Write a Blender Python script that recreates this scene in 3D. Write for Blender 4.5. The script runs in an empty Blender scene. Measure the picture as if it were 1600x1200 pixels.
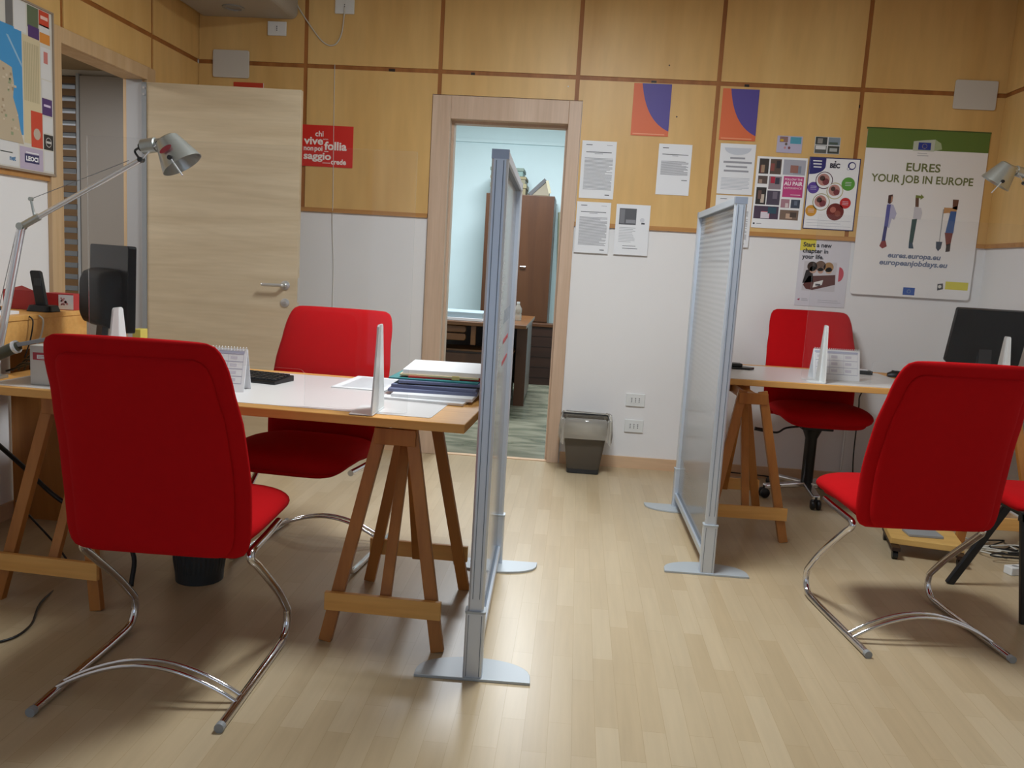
import bpy, bmesh, math, random
from mathutils import Vector, Matrix, Euler
random.seed(7)
SC = bpy.context.scene
COL = SC.collection
PI = math.pi
def V(*a): return Vector(a)

# ------------------------------------------------------------------ camera, world, lights, exposure
YAW, PITCH, ROLL, FPX = -0.0704, -0.1423, 0.0586, 1328.4
fw = V(math.sin(YAW)*math.cos(PITCH), math.cos(YAW)*math.cos(PITCH), math.sin(PITCH))
r0 = V(math.cos(YAW), -math.sin(YAW), 0)
u0 = r0.cross(fw)
rr = math.cos(ROLL)*r0 + math.sin(ROLL)*u0
uu = -math.sin(ROLL)*r0 + math.cos(ROLL)*u0
cd = bpy.data.cameras.new('camera'); cam = bpy.data.objects.new('camera', cd); COL.objects.link(cam)
cd.sensor_width = 36; cd.lens = FPX*36/1600; cd.clip_start = 0.05; cd.clip_end = 60
cam.matrix_world = Matrix(((rr.x, uu.x, -fw.x, 0), (rr.y, uu.y, -fw.y, -5.46), (rr.z, uu.z, -fw.z, 1.2821), (0, 0, 0, 1)))
SC.camera = cam
SC.view_settings.view_transform = 'Standard'; SC.view_settings.look = 'None'
SC.view_settings.gamma = 1; SC.view_settings.use_curve_mapping = False
SC.view_settings.exposure = -0.25

W = bpy.data.worlds.new('world'); SC.world = W; W.use_nodes = True
W.node_tree.nodes['Background'].inputs[0].default_value = (0.75, 0.85, 1, 1)
W.node_tree.nodes['Background'].inputs[1].default_value = 0.35

def area(name, loc, sx, sy, power, color, rot=(0, 0, 0)):
    l = bpy.data.lights.new(name, 'AREA'); l.shape = 'RECTANGLE'; l.size = sx; l.size_y = sy
    l.energy = power; l.color = color
    o = bpy.data.objects.new(name, l); COL.objects.link(o); o.location = loc; o.rotation_euler = rot
    return o
area('ceiling_lamp_light', (0.02, -2.32, 2.93), 0.6, 0.6, 91, (0.865, 0.945, 1.0))
area('storage_lamp_light', (-0.6, 2.3, 2.93), 0.9, 0.9, 150, (0.88, 0.94, 1.0))
area('corridor_lamp_light', (-3.6, -1.2, 2.36), 0.5, 0.5, 38, (0.95, 0.97, 1.0))

# ------------------------------------------------------------------ materials
def lin(h):
    h = h.lstrip('#'); out = []
    for i in (0, 2, 4):
        c = int(h[i:i+2], 16)/255
        out.append(c/12.92 if c <= 0.04045 else ((c+0.055)/1.055)**2.4)
    return (*out, 1)
def newmat(name):
    m = bpy.data.materials.new(name); m.use_nodes = True
    return m, m.node_tree.nodes, m.node_tree.links, m.node_tree.nodes['Principled BSDF']
def plain(name, hexc, rough=0.5, metal=0.0, spec=0.5, noise=0.0, nscale=8.0, bump=0.0, bscale=200.0):
    m, n, l, b = newmat(name)
    b.inputs['Base Color'].default_value = lin(hexc); b.inputs['Roughness'].default_value = rough
    b.inputs['Metallic'].default_value = metal; b.inputs['Specular IOR Level'].default_value = spec
    tc = n.new('ShaderNodeTexCoord')
    if noise:
        t = n.new('ShaderNodeTexNoise'); t.inputs['Scale'].default_value = nscale; t.inputs['Detail'].default_value = 3
        l.new(tc.outputs['Object'], t.inputs['Vector'])
        hs = n.new('ShaderNodeHueSaturation'); hs.inputs['Color'].default_value = lin(hexc)
        mr = n.new('ShaderNodeMapRange'); mr.inputs[3].default_value = 1-noise; mr.inputs[4].default_value = 1+noise
        l.new(t.outputs['Fac'], mr.inputs[0]); l.new(mr.outputs[0], hs.inputs['Value']); l.new(hs.outputs[0], b.inputs['Base Color'])
    if bump:
        t = n.new('ShaderNodeTexNoise'); t.inputs['Scale'].default_value = bscale; t.inputs['Detail'].default_value = 2
        l.new(tc.outputs['Object'], t.inputs['Vector'])
        bp = n.new('ShaderNodeBump'); bp.inputs['Strength'].default_value = bump; bp.inputs['Distance'].default_value = 0.002
        l.new(t.outputs['Fac'], bp.inputs['Height']); l.new(bp.outputs[0], b.inputs['Normal'])
    return m
def wood(name, c1, c2, rough=0.45, axis='Z', scale=9.0, stretch=0.07, contrast=(0.3, 0.7), fine=True, spec=0.4):
    """grain that runs along one object axis"""
    m, n, l, b = newmat(name)
    tc = n.new('ShaderNodeTexCoord'); mp = n.new('ShaderNodeMapping')
    s = {'X': (stretch, 1, 1), 'Y': (1, stretch, 1), 'Z': (1, 1, stretch)}[axis]
    mp.inputs['Scale'].default_value = s
    l.new(tc.outputs['Object'], mp.inputs['Vector'])
    t = n.new('ShaderNodeTexNoise'); t.inputs['Scale'].default_value = scale; t.inputs['Detail'].default_value = 5
    t.inputs['Distortion'].default_value = 0.6
    l.new(mp.outputs[0], t.inputs['Vector'])
    cr = n.new('ShaderNodeValToRGB'); cr.color_ramp.elements[0].color = lin(c1); cr.color_ramp.elements[1].color = lin(c2)
    cr.color_ramp.elements[0].position = contrast[0]; cr.color_ramp.elements[1].position = contrast[1]
    l.new(t.outputs['Fac'], cr.inputs['Fac'])
    out = cr.outputs[0]
    if fine:
        t2 = n.new('ShaderNodeTexNoise'); t2.inputs['Scale'].default_value = scale*7; t2.inputs['Detail'].default_value = 2
        l.new(mp.outputs[0], t2.inputs['Vector'])
        hs = n.new('ShaderNodeHueSaturation'); mr = n.new('ShaderNodeMapRange'); mr.inputs[3].default_value = 0.9; mr.inputs[4].default_value = 1.1
        l.new(t2.outputs['Fac'], mr.inputs[0]); l.new(mr.outputs[0], hs.inputs['Value']); l.new(out, hs.inputs['Color']); out = hs.outputs[0]
    l.new(out, b.inputs['Base Color'])
    b.inputs['Roughness'].default_value = rough; b.inputs['Specular IOR Level'].default_value = spec
    return m
def floor_mat():
    m, n, l, b = newmat('beech_laminate')
    tc = n.new('ShaderNodeTexCoord'); mp = n.new('ShaderNodeMapping'); mp.inputs['Rotation'].default_value = (0, 0, PI/2)
    l.new(tc.outputs['Object'], mp.inputs['Vector'])
    bk = n.new('ShaderNodeTexBrick'); bk.inputs['Color1'].default_value = lin('#bdaa8b'); bk.inputs['Color2'].default_value = lin('#b39e7d')
    bk.inputs['Mortar'].default_value = lin('#a8926f'); bk.inputs['Scale'].default_value = 1.0
    bk.inputs['Mortar Size'].default_value = 0.0007; bk.inputs['Brick Width'].default_value = 0.42; bk.inputs['Row Height'].default_value = 0.066
    bk.inputs['Bias'].default_value = 0.0; bk.offset = 0.37; bk.offset_frequency = 2
    l.new(mp.outputs[0], bk.inputs['Vector'])
    mp2 = n.new('ShaderNodeMapping'); mp2.inputs['Scale'].default_value = (1, 0.06, 1); l.new(tc.outputs['Object'], mp2.inputs['Vector'])
    t = n.new('ShaderNodeTexNoise'); t.inputs['Scale'].default_value = 55; t.inputs['Detail'].default_value = 4; l.new(mp2.outputs[0], t.inputs['Vector'])
    t3 = n.new('ShaderNodeTexNoise'); t3.inputs['Scale'].default_value = 5; l.new(mp2.outputs[0], t3.inputs['Vector'])
    ad = n.new('ShaderNodeMath'); ad.operation = 'ADD'; l.new(t.outputs['Fac'], ad.inputs[0]); l.new(t3.outputs['Fac'], ad.inputs[1])
    mr = n.new('ShaderNodeMapRange'); mr.inputs[1].default_value = 0.6; mr.inputs[2].default_value = 1.4; mr.inputs[3].default_value = 0.92; mr.inputs[4].default_value = 1.08
    l.new(ad.outputs[0], mr.inputs[0])
    hs = n.new('ShaderNodeHueSaturation'); l.new(mr.outputs[0], hs.inputs['Value']); l.new(bk.outputs['Color'], hs.inputs['Color'])
    l.new(hs.outputs[0], b.inputs['Base Color']); b.inputs['Roughness'].default_value = 0.33; b.inputs['Specular IOR Level'].default_value = 0.45
    return m
def marble_mat():
    m, n, l, b = newmat('green_marble')
    tc = n.new('ShaderNodeTexCoord'); t = n.new('ShaderNodeTexNoise'); t.inputs['Scale'].default_value = 3; t.inputs['Detail'].default_value = 6; t.inputs['Distortion'].default_value = 1.5
    mp = n.new('ShaderNodeMapping'); mp.inputs['Scale'].default_value = (0.5, 1.6, 1); l.new(tc.outputs['Object'], mp.inputs['Vector']); l.new(mp.outputs[0], t.inputs['Vector'])
    cr = n.new('ShaderNodeValToRGB'); cr.color_ramp.elements[0].color = lin('#5f6353'); cr.color_ramp.elements[1].color = lin('#928f7c')
    cr.color_ramp.elements[0].position = 0.35; cr.color_ramp.elements[1].position = 0.62
    l.new(t.outputs['Fac'], cr.inputs['Fac'])
    l.new(cr.outputs[0], b.inputs['Base Color']); b.inputs['Roughness'].default_value = 0.25
    return m
def mixglass(name, tint, amount, rough=0.03, gloss=0.12, body='#f2f4f5'):
    """thin clear acrylic: mostly transparent, a little gloss and a little milky diffuse"""
    m, n, l, b = newmat(name); n.remove(b)
    out = n['Material Output']
    tr = n.new('ShaderNodeBsdfTransparent'); tr.inputs[0].default_value = lin(tint)
    gl = n.new('ShaderNodeBsdfGlossy'); gl.inputs['Roughness'].default_value = rough
    df = n.new('ShaderNodeBsdfDiffuse'); df.inputs[0].default_value = lin(body)
    fr = n.new('ShaderNodeFresnel'); fr.inputs[0].default_value = 1.35
    mu = n.new('ShaderNodeMath'); mu.operation = 'MULTIPLY'; mu.inputs[1].default_value = gloss*8; mu.use_clamp = True
    l.new(fr.outputs[0], mu.inputs[0])
    a = n.new('ShaderNodeMixShader'); a.inputs[0].default_value = amount; l.new(tr.outputs[0], a.inputs[1]); l.new(df.outputs[0], a.inputs[2])
    c = n.new('ShaderNodeMixShader'); l.new(mu.outputs[0], c.inputs[0]); l.new(a.outputs[0], c.inputs[1]); l.new(gl.outputs[0], c.inputs[2])
    l.new(c.outputs[0], out.inputs['Surface'])
    return m
def frosted_mat():
    """partition sheet: printed white bands, dense in the middle of the sheet, thinning to the top and bottom"""
    m, n, l, b = newmat('frosted_band_sheet'); n.remove(b)
    out = n['Material Output']
    tc = n.new('ShaderNodeTexCoord'); sp = n.new('ShaderNodeSeparateXYZ'); l.new(tc.outputs['Object'], sp.inputs[0])
    w = n.new('ShaderNodeMath'); w.operation = 'MULTIPLY'; w.inputs[1].default_value = 2*PI/0.024; l.new(sp.outputs['Z'], w.inputs[0])
    s = n.new('ShaderNodeMath'); s.operation = 'SINE'; l.new(w.outputs[0], s.inputs[0])
    mr0 = n.new('ShaderNodeMapRange'); mr0.inputs[1].default_value = 0.1; mr0.inputs[2].default_value = 1.57; l.new(sp.outputs['Z'], mr0.inputs[0])
    def ramp(stops):
        cv = n.new('ShaderNodeValToRGB'); e = cv.color_ramp.elements
        e[0].position = 0.0; e[0].color = (stops[0][1],)*3+(1,); e[1].position = 1.0; e[1].color = (stops[-1][1],)*3+(1,)
        for p, v in stops[1:-1]: e.new(p).color = (v, v, v, 1)
        l.new(mr0.outputs[0], cv.inputs['Fac']); return cv.outputs[0]
    base = ramp(((0, 0.30), (0.15, 0.45), (0.35, 0.68), (0.55, 0.78), (0.8, 0.74), (0.9, 0.58), (1, 0.44)))
    amp = ramp(((0, 0.0), (0.35, 0.0), (0.6, 0.03), (0.8, 0.06), (0.9, 0.14), (1, 0.18)))
    mr = n.new('ShaderNodeMath'); mr.operation = 'MULTIPLY_ADD'; mr.use_clamp = True; l.new(s.outputs[0], mr.inputs[0]); l.new(amp, mr.inputs[1]); l.new(base, mr.inputs[2])
    tr = n.new('ShaderNodeBsdfTransparent'); tr.inputs[0].default_value = lin('#eef4f6')
    d1 = n.new('ShaderNodeBsdfDiffuse'); d1.inputs[0].default_value = lin('#f1f2f5'); d2 = n.new('ShaderNodeBsdfTranslucent'); d2.inputs[0].default_value = lin('#f1f2f5')
    dd = n.new('ShaderNodeMixShader'); dd.inputs[0].default_value = 0.32; l.new(d1.outputs[0], dd.inputs[1]); l.new(d2.outputs[0], dd.inputs[2])
    gl = n.new('ShaderNodeBsdfGlossy'); gl.inputs['Roughness'].default_value = 0.12
    a = n.new('ShaderNodeMixShader'); l.new(mr.outputs[0], a.inputs[0]); l.new(tr.outputs[0], a.inputs[1]); l.new(dd.outputs[0], a.inputs[2])
    fr = n.new('ShaderNodeFresnel'); fr.inputs[0].default_value = 1.4
    c = n.new('ShaderNodeMixShader'); l.new(fr.outputs[0], c.inputs[0]); l.new(a.outputs[0], c.inputs[1]); l.new(gl.outputs[0], c.inputs[2])
    l.new(c.outputs[0], out.inputs['Surface'])
    return m
def emis(name, hexc, s):
    m, n, l, b = newmat(name); b.inputs['Emission Color'].default_value = lin(hexc); b.inputs['Emission Strength'].default_value = s
    return m

M = {}
M['floor'] = floor_mat(); M['marble'] = marble_mat()
M['plaster'] = plain('white_plaster', '#e6e4e3', 0.75, noise=0.03, nscale=2.5, bump=0.15, bscale=90)
M['ceil'] = plain('ceiling_paint', '#d8d4ca', 0.85, noise=0.02)
M['teal_plaster'] = plain('cool_plaster', '#cfe0e2', 0.8, noise=0.02)
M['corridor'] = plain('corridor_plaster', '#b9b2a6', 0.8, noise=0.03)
M['birch'] = wood('birch_ply', '#cb9f5e', '#dfb979', 0.42, 'Z', 3.2, 0.16, (0.25, 0.75))
M['batten'] = wood('red_brown_batten', '#8a5322', '#a86c35', 0.5, 'Z', 12, 0.1)
M['trimwood'] = wood('orange_brown_trim', '#a8743c', '#bd8a50', 0.45, 'X', 12, 0.06)
M['beech_frame'] = wood('pale_beech_frame', '#c0a38a', '#d0b59e', 0.45, 'Z', 14, 0.05)
M['beech2'] = wood('yellow_beech_frame', '#bd9c74', '#ccae88', 0.45, 'Z', 14, 0.05)
M['leaf'] = wood('pale_oak_door', '#bda98a', '#d2c0a2', 0.42, 'X', 10, 0.08)
M['base'] = wood('beech_skirting', '#cba684', '#d8b895', 0.45, 'X', 12, 0.05)
M['pine'] = wood('oiled_pine', '#d0954e', '#e4af68', 0.5, 'X', 11, 0.06, (0.3, 0.7), spec=0.18)
M['pine_leg'] = wood('varnished_pine', '#9c5f26', '#b87a3a', 0.42, 'Z', 12, 0.08)
M['walnut'] = wood('walnut_brown', '#432611', '#503018', 0.4, 'Z', 9, 0.07)
M['darkwood'] = wood('dark_brown_wood', '#26150d', '#321d12', 0.45, 'X', 9, 0.07)
M['honey'] = wood('honey_brown_wood', '#57330f', '#684019', 0.4, 'X', 9, 0.07)
M['yellowboard'] = wood('yellow_board', '#c79c55', '#d8b06a', 0.5, 'X', 9, 0.1)
M['slatwood'] = wood('brown_slat_wood', '#5c442a', '#725636', 0.55, 'X', 10, 0.06)
M['red'] = plain('red_wool_fabric', '#b20c12', 0.92, spec=0.12, noise=0.05, nscale=30, bump=0.35, bscale=900)
M['chrome'] = plain('chrome', '#d8d8dc', 0.09, metal=1.0)
M['alu'] = plain('silver_aluminium', '#ccd3dd', 0.42, metal=0.65, spec=0.5)
M['alu_dark'] = plain('aluminium_groove', '#6d7784', 0.4, metal=0.1)
M['alu_base'] = plain('grey_powder_coat', '#aeb4b8', 0.42, metal=0.15)
M['lamp_alu'] = plain('brushed_aluminium', '#b6bab6', 0.3, metal=0.75)
M['polished'] = plain('polished_aluminium', '#e9ebee', 0.2, metal=0.6, spec=0.8)
M['black'] = plain('black_plastic', '#0c0c0e', 0.42, noise=0.1)
M['blackgloss'] = plain('glossy_black_plastic', '#050608', 0.3, spec=0.12)
M['darkgrey'] = plain('dark_grey_plastic', '#26282b', 0.4)
M['greyplastic'] = plain('grey_plastic', '#8f9294', 0.45)
M['whiteplastic'] = plain('white_plastic', '#dedfdd', 0.35)
M['offwhite'] = plain('off_white_plastic', '#c9c4bb', 0.4)
M['paper'] = plain('white_paper', '#eaeaeb', 0.7, noise=0.012)
M['paper2'] = plain('photocopy_paper', '#e6e7ea', 0.7, noise=0.012)
M['mat'] = plain('white_desk_mat', '#d9d5d2', 0.32)
M['ink'] = plain('grey_print', '#9a9aa0', 0.8); M['inkdark'] = plain('dark_print', '#47474d', 0.8)
M['acrylic'] = mixglass('clear_acrylic', '#fdfdfd', 0.010, 0.02, 0.05)
M['edge'] = mixglass('acrylic_cut_edge', '#f6fbfb', 0.10, 0.1, 0.03)
M['bag'] = mixglass('thin_plastic_bag', '#f6f7f4', 0.32, 0.12, 0.10, '#e4ded2')
M['smoke'] = mixglass('smoked_plastic', '#cfcbc4', 0.30, 0.1, 0.08, '#857c70')
M['frost'] = frosted_mat()
M['cablewhite'] = plain('white_cable', '#c9c5ba', 0.5)
M['bluegrey'] = plain('blue_grey_plastic', '#9fb0b8', 0.4)
M['card'] = plain('olive_cardboard', '#7c7256', 0.8, noise=0.06)
M['teal'] = plain('teal_card', '#2c7f80', 0.6); M['lilacgrey'] = plain('slate_folder', '#6d7390', 0.55)
M['cream'] = plain('cream_folder', '#dcc79c', 0.65); M['redcard'] = plain('red_card', '#c22a26', 0.55)
M['screen_sky'] = emis('corridor_daylight', '#8fa6b8', 0.12)
M['lampglow'] = emis('lamp_diffuser', '#fff4e2', 6.0)
M['steel'] = plain('satin_steel', '#cfcecb', 0.28, metal=0.65)
def C(h):                                                   # printed colours, cached
    k = 'print_'+h.strip('#')
    if k not in M: M[k] = plain(k, h, 0.5)
    return M[k]

# ------------------------------------------------------------------ mesh helpers
class MB:
    """collects shapes; build() links them as one mesh object"""
    def __init__(s): s.bm = bmesh.new(); s.mats = []
    def mi(s, m):
        if m is None: return 0
        if m not in s.mats: s.mats.append(m)
        return s.mats.index(m)
    def _face(s, vs, i=0):
        try:
            f = s.bm.faces.new(vs); f.material_index = i; return f
        except ValueError: return None
    def box(s, x0, x1, y0, y1, z0, z1, mat=None, mtx=None, bev=0.0):
        i = s.mi(mat)
        co = [(x, y, z) for x in (x0, x1) for y in (y0, y1) for z in (z0, z1)]
        vs = [s.bm.verts.new((mtx @ Vector(c)) if mtx else c) for c in co]
        fs = [s._face([vs[a] for a in q], i) for q in ((0, 1, 3, 2), (4, 6, 7, 5), (0, 4, 5, 1), (2, 3, 7, 6), (0, 2, 6, 4), (1, 5, 7, 3))]
        if bev:
            es = list({e for f in fs for e in f.edges})
            g = bmesh.ops.bevel(s.bm, geom=es, offset=bev, segments=2, affect='EDGES', profile=0.5)
            for f in g['faces']: f.material_index = i
        return s
    def bar(s, p0, p1, w, t, wdir=(1, 0, 0), mat=None):
        """rectangular bar from p0 to p1, width w along wdir, thickness t across"""
        p0, p1 = Vector(p0), Vector(p1); d = (p1-p0).normalized(); a = Vector(wdir); a = (a-d*a.dot(d)).normalized(); b = d.cross(a)
        i = s.mi(mat); R = []
        for p in (p0, p1):
            R.append([s.bm.verts.new(p+a*(w/2*sx)+b*(t/2*sy)) for sx, sy in ((-1, -1), (1, -1), (1, 1), (-1, 1))])
        for k in range(4): s._face([R[0][k], R[0][(k+1) % 4], R[1][(k+1) % 4], R[1][k]], i)
        s._face(R[0][::-1], i); s._face(R[1], i)
        return s
    def tube(s, pts, r, n=10, mat=None, cap=True):
        pts = [Vector(p) for p in pts]; i = s.mi(mat); rs = r if isinstance(r, (list, tuple)) else [r]*len(pts)
        rings = []; prev = None
        for k, p in enumerate(pts):
            d = (pts[min(k+1, len(pts)-1)]-pts[max(k-1, 0)]).normalized()
            if prev is None:
                a = d.cross(V(0, 0, 1))
                if a.length < 1e-3: a = d.cross(V(1, 0, 0))
            else:
                a = prev-d*prev.dot(d)
            a.normalize(); prev = a; b = d.cross(a)
            rings.append([s.bm.verts.new(p+(a*math.cos(2*PI*j/n)+b*math.sin(2*PI*j/n))*rs[k]) for j in range(n)])
        for k in range(len(rings)-1):
            for j in range(n): s._face([rings[k][j], rings[k][(j+1) % n], rings[k+1][(j+1) % n], rings[k+1][j]], i)
        if cap: s._face(rings[0][::-1], i); s._face(rings[-1], i)
        return s
    def lathe(s, prof, n=28, mat=None, mtx=None, cap=False):
        """profile of (radius, z) turned about z"""
        i = s.mi(mat); rings = []
        for r, z in prof:
            ring = []
            for j in range(n):
                c = V(r*math.cos(2*PI*j/n), r*math.sin(2*PI*j/n), z); ring.append(s.bm.verts.new(mtx @ c if mtx else c))
            rings.append(ring)
        for k in range(len(rings)-1):
            for j in range(n): s._face([rings[k][j], rings[k][(j+1) % n], rings[k+1][(j+1) % n], rings[k+1][j]], i)
        if cap: s._face(rings[0][::-1], i); s._face(rings[-1], i)
        return s
    def prism(s, poly, d0, d1, fn, mat=None):
        """2-D outline swept from depth d0 to d1; fn(u, v, w) -> point"""
        i = s.mi(mat); A = [s.bm.verts.new(fn(u, v, d0)) for u, v in poly]; B = [s.bm.verts.new(fn(u, v, d1)) for u, v in poly]
        k = len(poly)
        for j in range(k): s._face([A[j], A[(j+1) % k], B[(j+1) % k], B[j]], i)
        s._face(A[::-1], i); s._face(B, i)
        return s
    def grid(s, rows, mat=None, closed=False):
        i = s.mi(mat); R = [[s.bm.verts.new(p) for p in row] for row in rows]
        for a in range(len(R)-1):
            k = len(R[a])
            for b in range(k if closed else k-1): s._face([R[a][b], R[a][(b+1) % k], R[a+1][(b+1) % k], R[a+1][b]], i)
        return R
    def build(s, name, mat=None, parent=None, world=False, smooth=False, bevel=0.0, auto=None):
        bmesh.ops.recalc_face_normals(s.bm, faces=s.bm.faces)
        me = bpy.data.meshes.new(name)
        if world and parent is not None:
            p = parent; off = V(0, 0, 0)
            while p is not None: off += p.location; p = p.parent
            bmesh.ops.translate(s.bm, verts=s.bm.verts, vec=-off)
        s.bm.to_mesh(me); s.bm.free()
        for m in (s.mats or [mat]): me.materials.append(m)
        if smooth:
            for p in me.polygons: p.use_smooth = True
            if auto: me.set_sharp_from_angle(angle=math.radians(auto))
        o = bpy.data.objects.new(name, me); COL.objects.link(o); o.parent = parent
        if bevel:
            b = o.modifiers.new('bevel', 'BEVEL'); b.width = bevel; b.segments = 2; b.limit_method = 'ANGLE'; b.angle_limit = math.radians(40)
        return o
def tag(o, label, cat, group=None):
    o['label'] = label; o['category'] = cat
    if group: o['group'] = group
    return o
def thing(name, label, cat, loc=(0, 0, 0), rz=0.0, group=None):
    o = bpy.data.objects.new(name, None); COL.objects.link(o); o.location = loc; o.rotation_euler = (0, 0, rz); o.empty_display_size = 0.1
    return tag(o, label, cat, group)
def struct(o): o['kind'] = 'structure'; return o
def copy_tree(o, parent=None):
    c = o.copy(); COL.objects.link(c); c.parent = parent
    for ch in list(o.children): copy_tree(ch, c)
    return c
def bez(pts, n=8):
    """smooth Catmull-Rom path through points"""
    P = [Vector(p) for p in pts]; P = [P[0]*2-P[1]]+P+[P[-1]*2-P[-2]]; out = []
    for i in range(1, len(P)-2):
        for k in range(n):
            t = k/n; a, b, c, d = P[i-1], P[i], P[i+1], P[i+2]
            out.append(0.5*((2*b)+(c-a)*t+(2*a-5*b+4*c-d)*t*t+(3*b-a-3*c+d)*t**3))
    out.append(P[-2]); return out
def rounded(x0, x1, y0, y1, r, n=5):
    out = []
    for cx, cy, a0 in ((x1-r, y1-r, 0), (x0+r, y1-r, PI/2), (x0+r, y0+r, PI), (x1-r, y0+r, 1.5*PI)):
        for k in range(n+1): a = a0+PI/2*k/n; out.append((cx+r*math.cos(a), cy+r*math.sin(a)))
    return out
def glyphs(text, size, bold=0.0, shear=0.0):
    """outline of a line of writing: list of 2-D faces"""
    cu = bpy.data.curves.new('writing', 'FONT'); cu.body = text; cu.size = size; cu.offset = bold*size; cu.shear = shear; cu.resolution_u = 3
    ob = bpy.data.objects.new('writing', cu); me = bpy.data.meshes.new_from_object(ob)
    vs = [(v.co.x, v.co.y) for v in me.vertices]; fs = [[vs[i] for i in p.vertices] for p in me.polygons]
    bpy.data.objects.remove(ob); bpy.data.curves.remove(cu); bpy.data.meshes.remove(me)
    return fs

class Sheet:
    """a printed sheet fixed to a wall: paper plus printed shapes, all one mesh"""
    def __init__(s, fn, w, h, paper, th=0.0012, poly=None, lift=0.0):
        s.mb = MB(); s.fn = fn; s.w, s.h, s.th = w, h, th
        s.mb.prism(poly or [(0, 0), (w, 0), (w, h), (0, h)], 0, th, fn, paper); s.k = 0
    def poly(s, pts, mat, lvl=1):
        i = s.mb.mi(mat); d = s.th+0.00035*lvl
        s.mb._face([s.mb.bm.verts.new(s.fn(u, v, d)) for u, v in pts], i)
    def rect(s, u0, v0, u1, v1, mat, lvl=1): s.poly([(u0, v0), (u1, v0), (u1, v1), (u0, v1)], mat, lvl)
    def frac(s, u0, v0, u1, v1, mat, lvl=1): s.rect(u0*s.w, v0*s.h, u1*s.w, v1*s.h, mat, lvl)
    def disc(s, u, v, r, mat, lvl=1, n=24, ry=None): s.poly([(u+r*math.cos(2*PI*k/n), v+(ry or r)*math.sin(2*PI*k/n)) for k in range(n)], mat, lvl)
    def text(s, t, u, v, size, mat, lvl=2, align='L', bold=0.0, sx=1.0, width=None, shear=0.0):
        g = glyphs(t, size, bold, shear)
        if not g: return
        xs = [p[0] for f in g for p in f]; x0, x1 = min(xs), max(xs)
        if width: sx = width/(x1-x0)
        off = {'L': -x0, 'C': -(x0+x1)/2, 'R': -x1}[align]
        for f in g: s.poly([(u+(x+off)*sx, v+y) for x, y in f], mat, lvl)
    def lines(s, u0, u1, v_top, v_bot, n, mat, th=0.0022, ragged=0.25, rnd=None, lvl=1):
        rnd = rnd or random.Random(3)
        for k in range(n):
            v = v_top+(v_bot-v_top)*k/max(1, n-1); e = u1-(u1-u0)*(rnd.random()*ragged if rnd.random() < 0.35 else 0)
            s.rect(u0, v-th/2, e, v+th/2, mat, lvl)
    def done(s, name, parent=None): return s.mb.build(name, None, parent)
def back_fn(x0, z0, y=-0.0145): return lambda u, v, w: V(x0+u, y-w, z0+v)
def left_fn(y0, z0, x=-2.49): return lambda u, v, w: V(x+w, y0+u, z0+v)

# ------------------------------------------------------------------ setting
XL, XR, YF, ZC = -2.505, 2.46, -7.4, 3.0
ZT, ZB = 2.426, 1.555
GR = [-1.7993+i*0.855 for i in range(5)]
D1 = (-0.895, -0.100, 2.185)            # back doorway: left, right, head
D2 = (-1.50, -0.66, 2.185)              # left doorway
struct(MB().box(XL-0.1, XR+0.1, YF, 0.0, -0.1, 0).build('floor', M['floor']))
struct(MB().box(-2.6, 1.5, 0.0, 4.5, -0.1, 0).build('floor_storage', M['marble']))
struct(MB().box(-5.0, XL-0.1, -2.6, 1.4, -0.1, 0).build('floor_corridor', M['floor']))
struct(MB().box(XL-0.1, XR+0.1, YF, 0.12, ZC, ZC+0.1).build('ceiling', M['ceil']))
struct(MB().box(-2.6, 1.5, 0.12, 4.5, ZC, ZC+0.1).build('ceiling_storage', M['ceil']))
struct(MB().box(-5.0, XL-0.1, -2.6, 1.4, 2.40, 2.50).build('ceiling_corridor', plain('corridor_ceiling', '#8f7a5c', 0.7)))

def panels(parent, fn, cells, name='wood_panel'):
    for (a, b, c, d) in cells:
        p = MB().prism([(a, c), (b, c), (b, d), (a, d)], 0.0005, 0.012, fn).build(name, M['birch'], parent)
# back wall
wb = MB()
wb.box(XL-0.1, D1[0], 0, 0.12, 0, ZC); wb.box(D1[1], XR+0.1, 0, 0.12, 0, ZC); wb.box(D1[0], D1[1], 0, 0.12, D1[2], ZC)
wall_back = struct(wb.build('wall_back', M['plaster']))
bf = lambda u, v, w: V(u, -w, v)
g = 0.013
cols = [XL+0.015]+GR+[XR-0.005]
fixed = [(cols[i]+(g if i else 0), cols[i+1]-(g if i < 5 else 0), ZT+g, ZC-0.01) for i in range(6)]
fixed += [(cols[0], GR[0]-g, ZB, ZT-g), (GR[0]+g, -0.986, ZB, 2.29), (GR[0]+g, GR[1]-g, 2.29, ZT-g), (GR[1]+g, GR[2]-g, 2.29, ZT-g),
          (-0.049, GR[3]-g, ZB, 2.29), (GR[2]+g, GR[3]-g, 2.29, ZT-g), (GR[3]+g, GR[4]-g, ZB, ZT-g), (GR[4]+g, cols[6], ZB, ZT-g)]
panels(wall_back, bf, fixed)
bt = MB()
for x in GR:
    lo = 2.29 if -0.985 < x < -0.05 else ZB
    bt.box(x-g, x+g, -0.005, 0, lo, ZC-0.01)
bt.box(XL+0.012, XR, -0.0052, 0, ZT-g, ZT+g)
bt.build('batten', M['batten'], wall_back)
mb = MB(); mb.box(XL+0.012, -0.987, -0.014, 0, ZB-0.026, ZB); mb.box(-0.051, XR, -0.014, 0, ZB-0.026, ZB)
mb.build('panel_edge', M['trimwood'], wall_back)
kn = MB()
for x, z, w in ((-1.25, ZT-0.004, 0.02), (-0.74, ZT-0.006, 0.012), (0.375, ZT-0.008, 0.016), (0.935, ZT-0.006, 0.014), (GR[4]-0.012, 2.33, 0.008)):
    kn.box(x-w, x+w, -0.0085, -0.004, z-0.009, z+0.009)
kn.build('batten_chip', M['darkwood'], wall_back)
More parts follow.
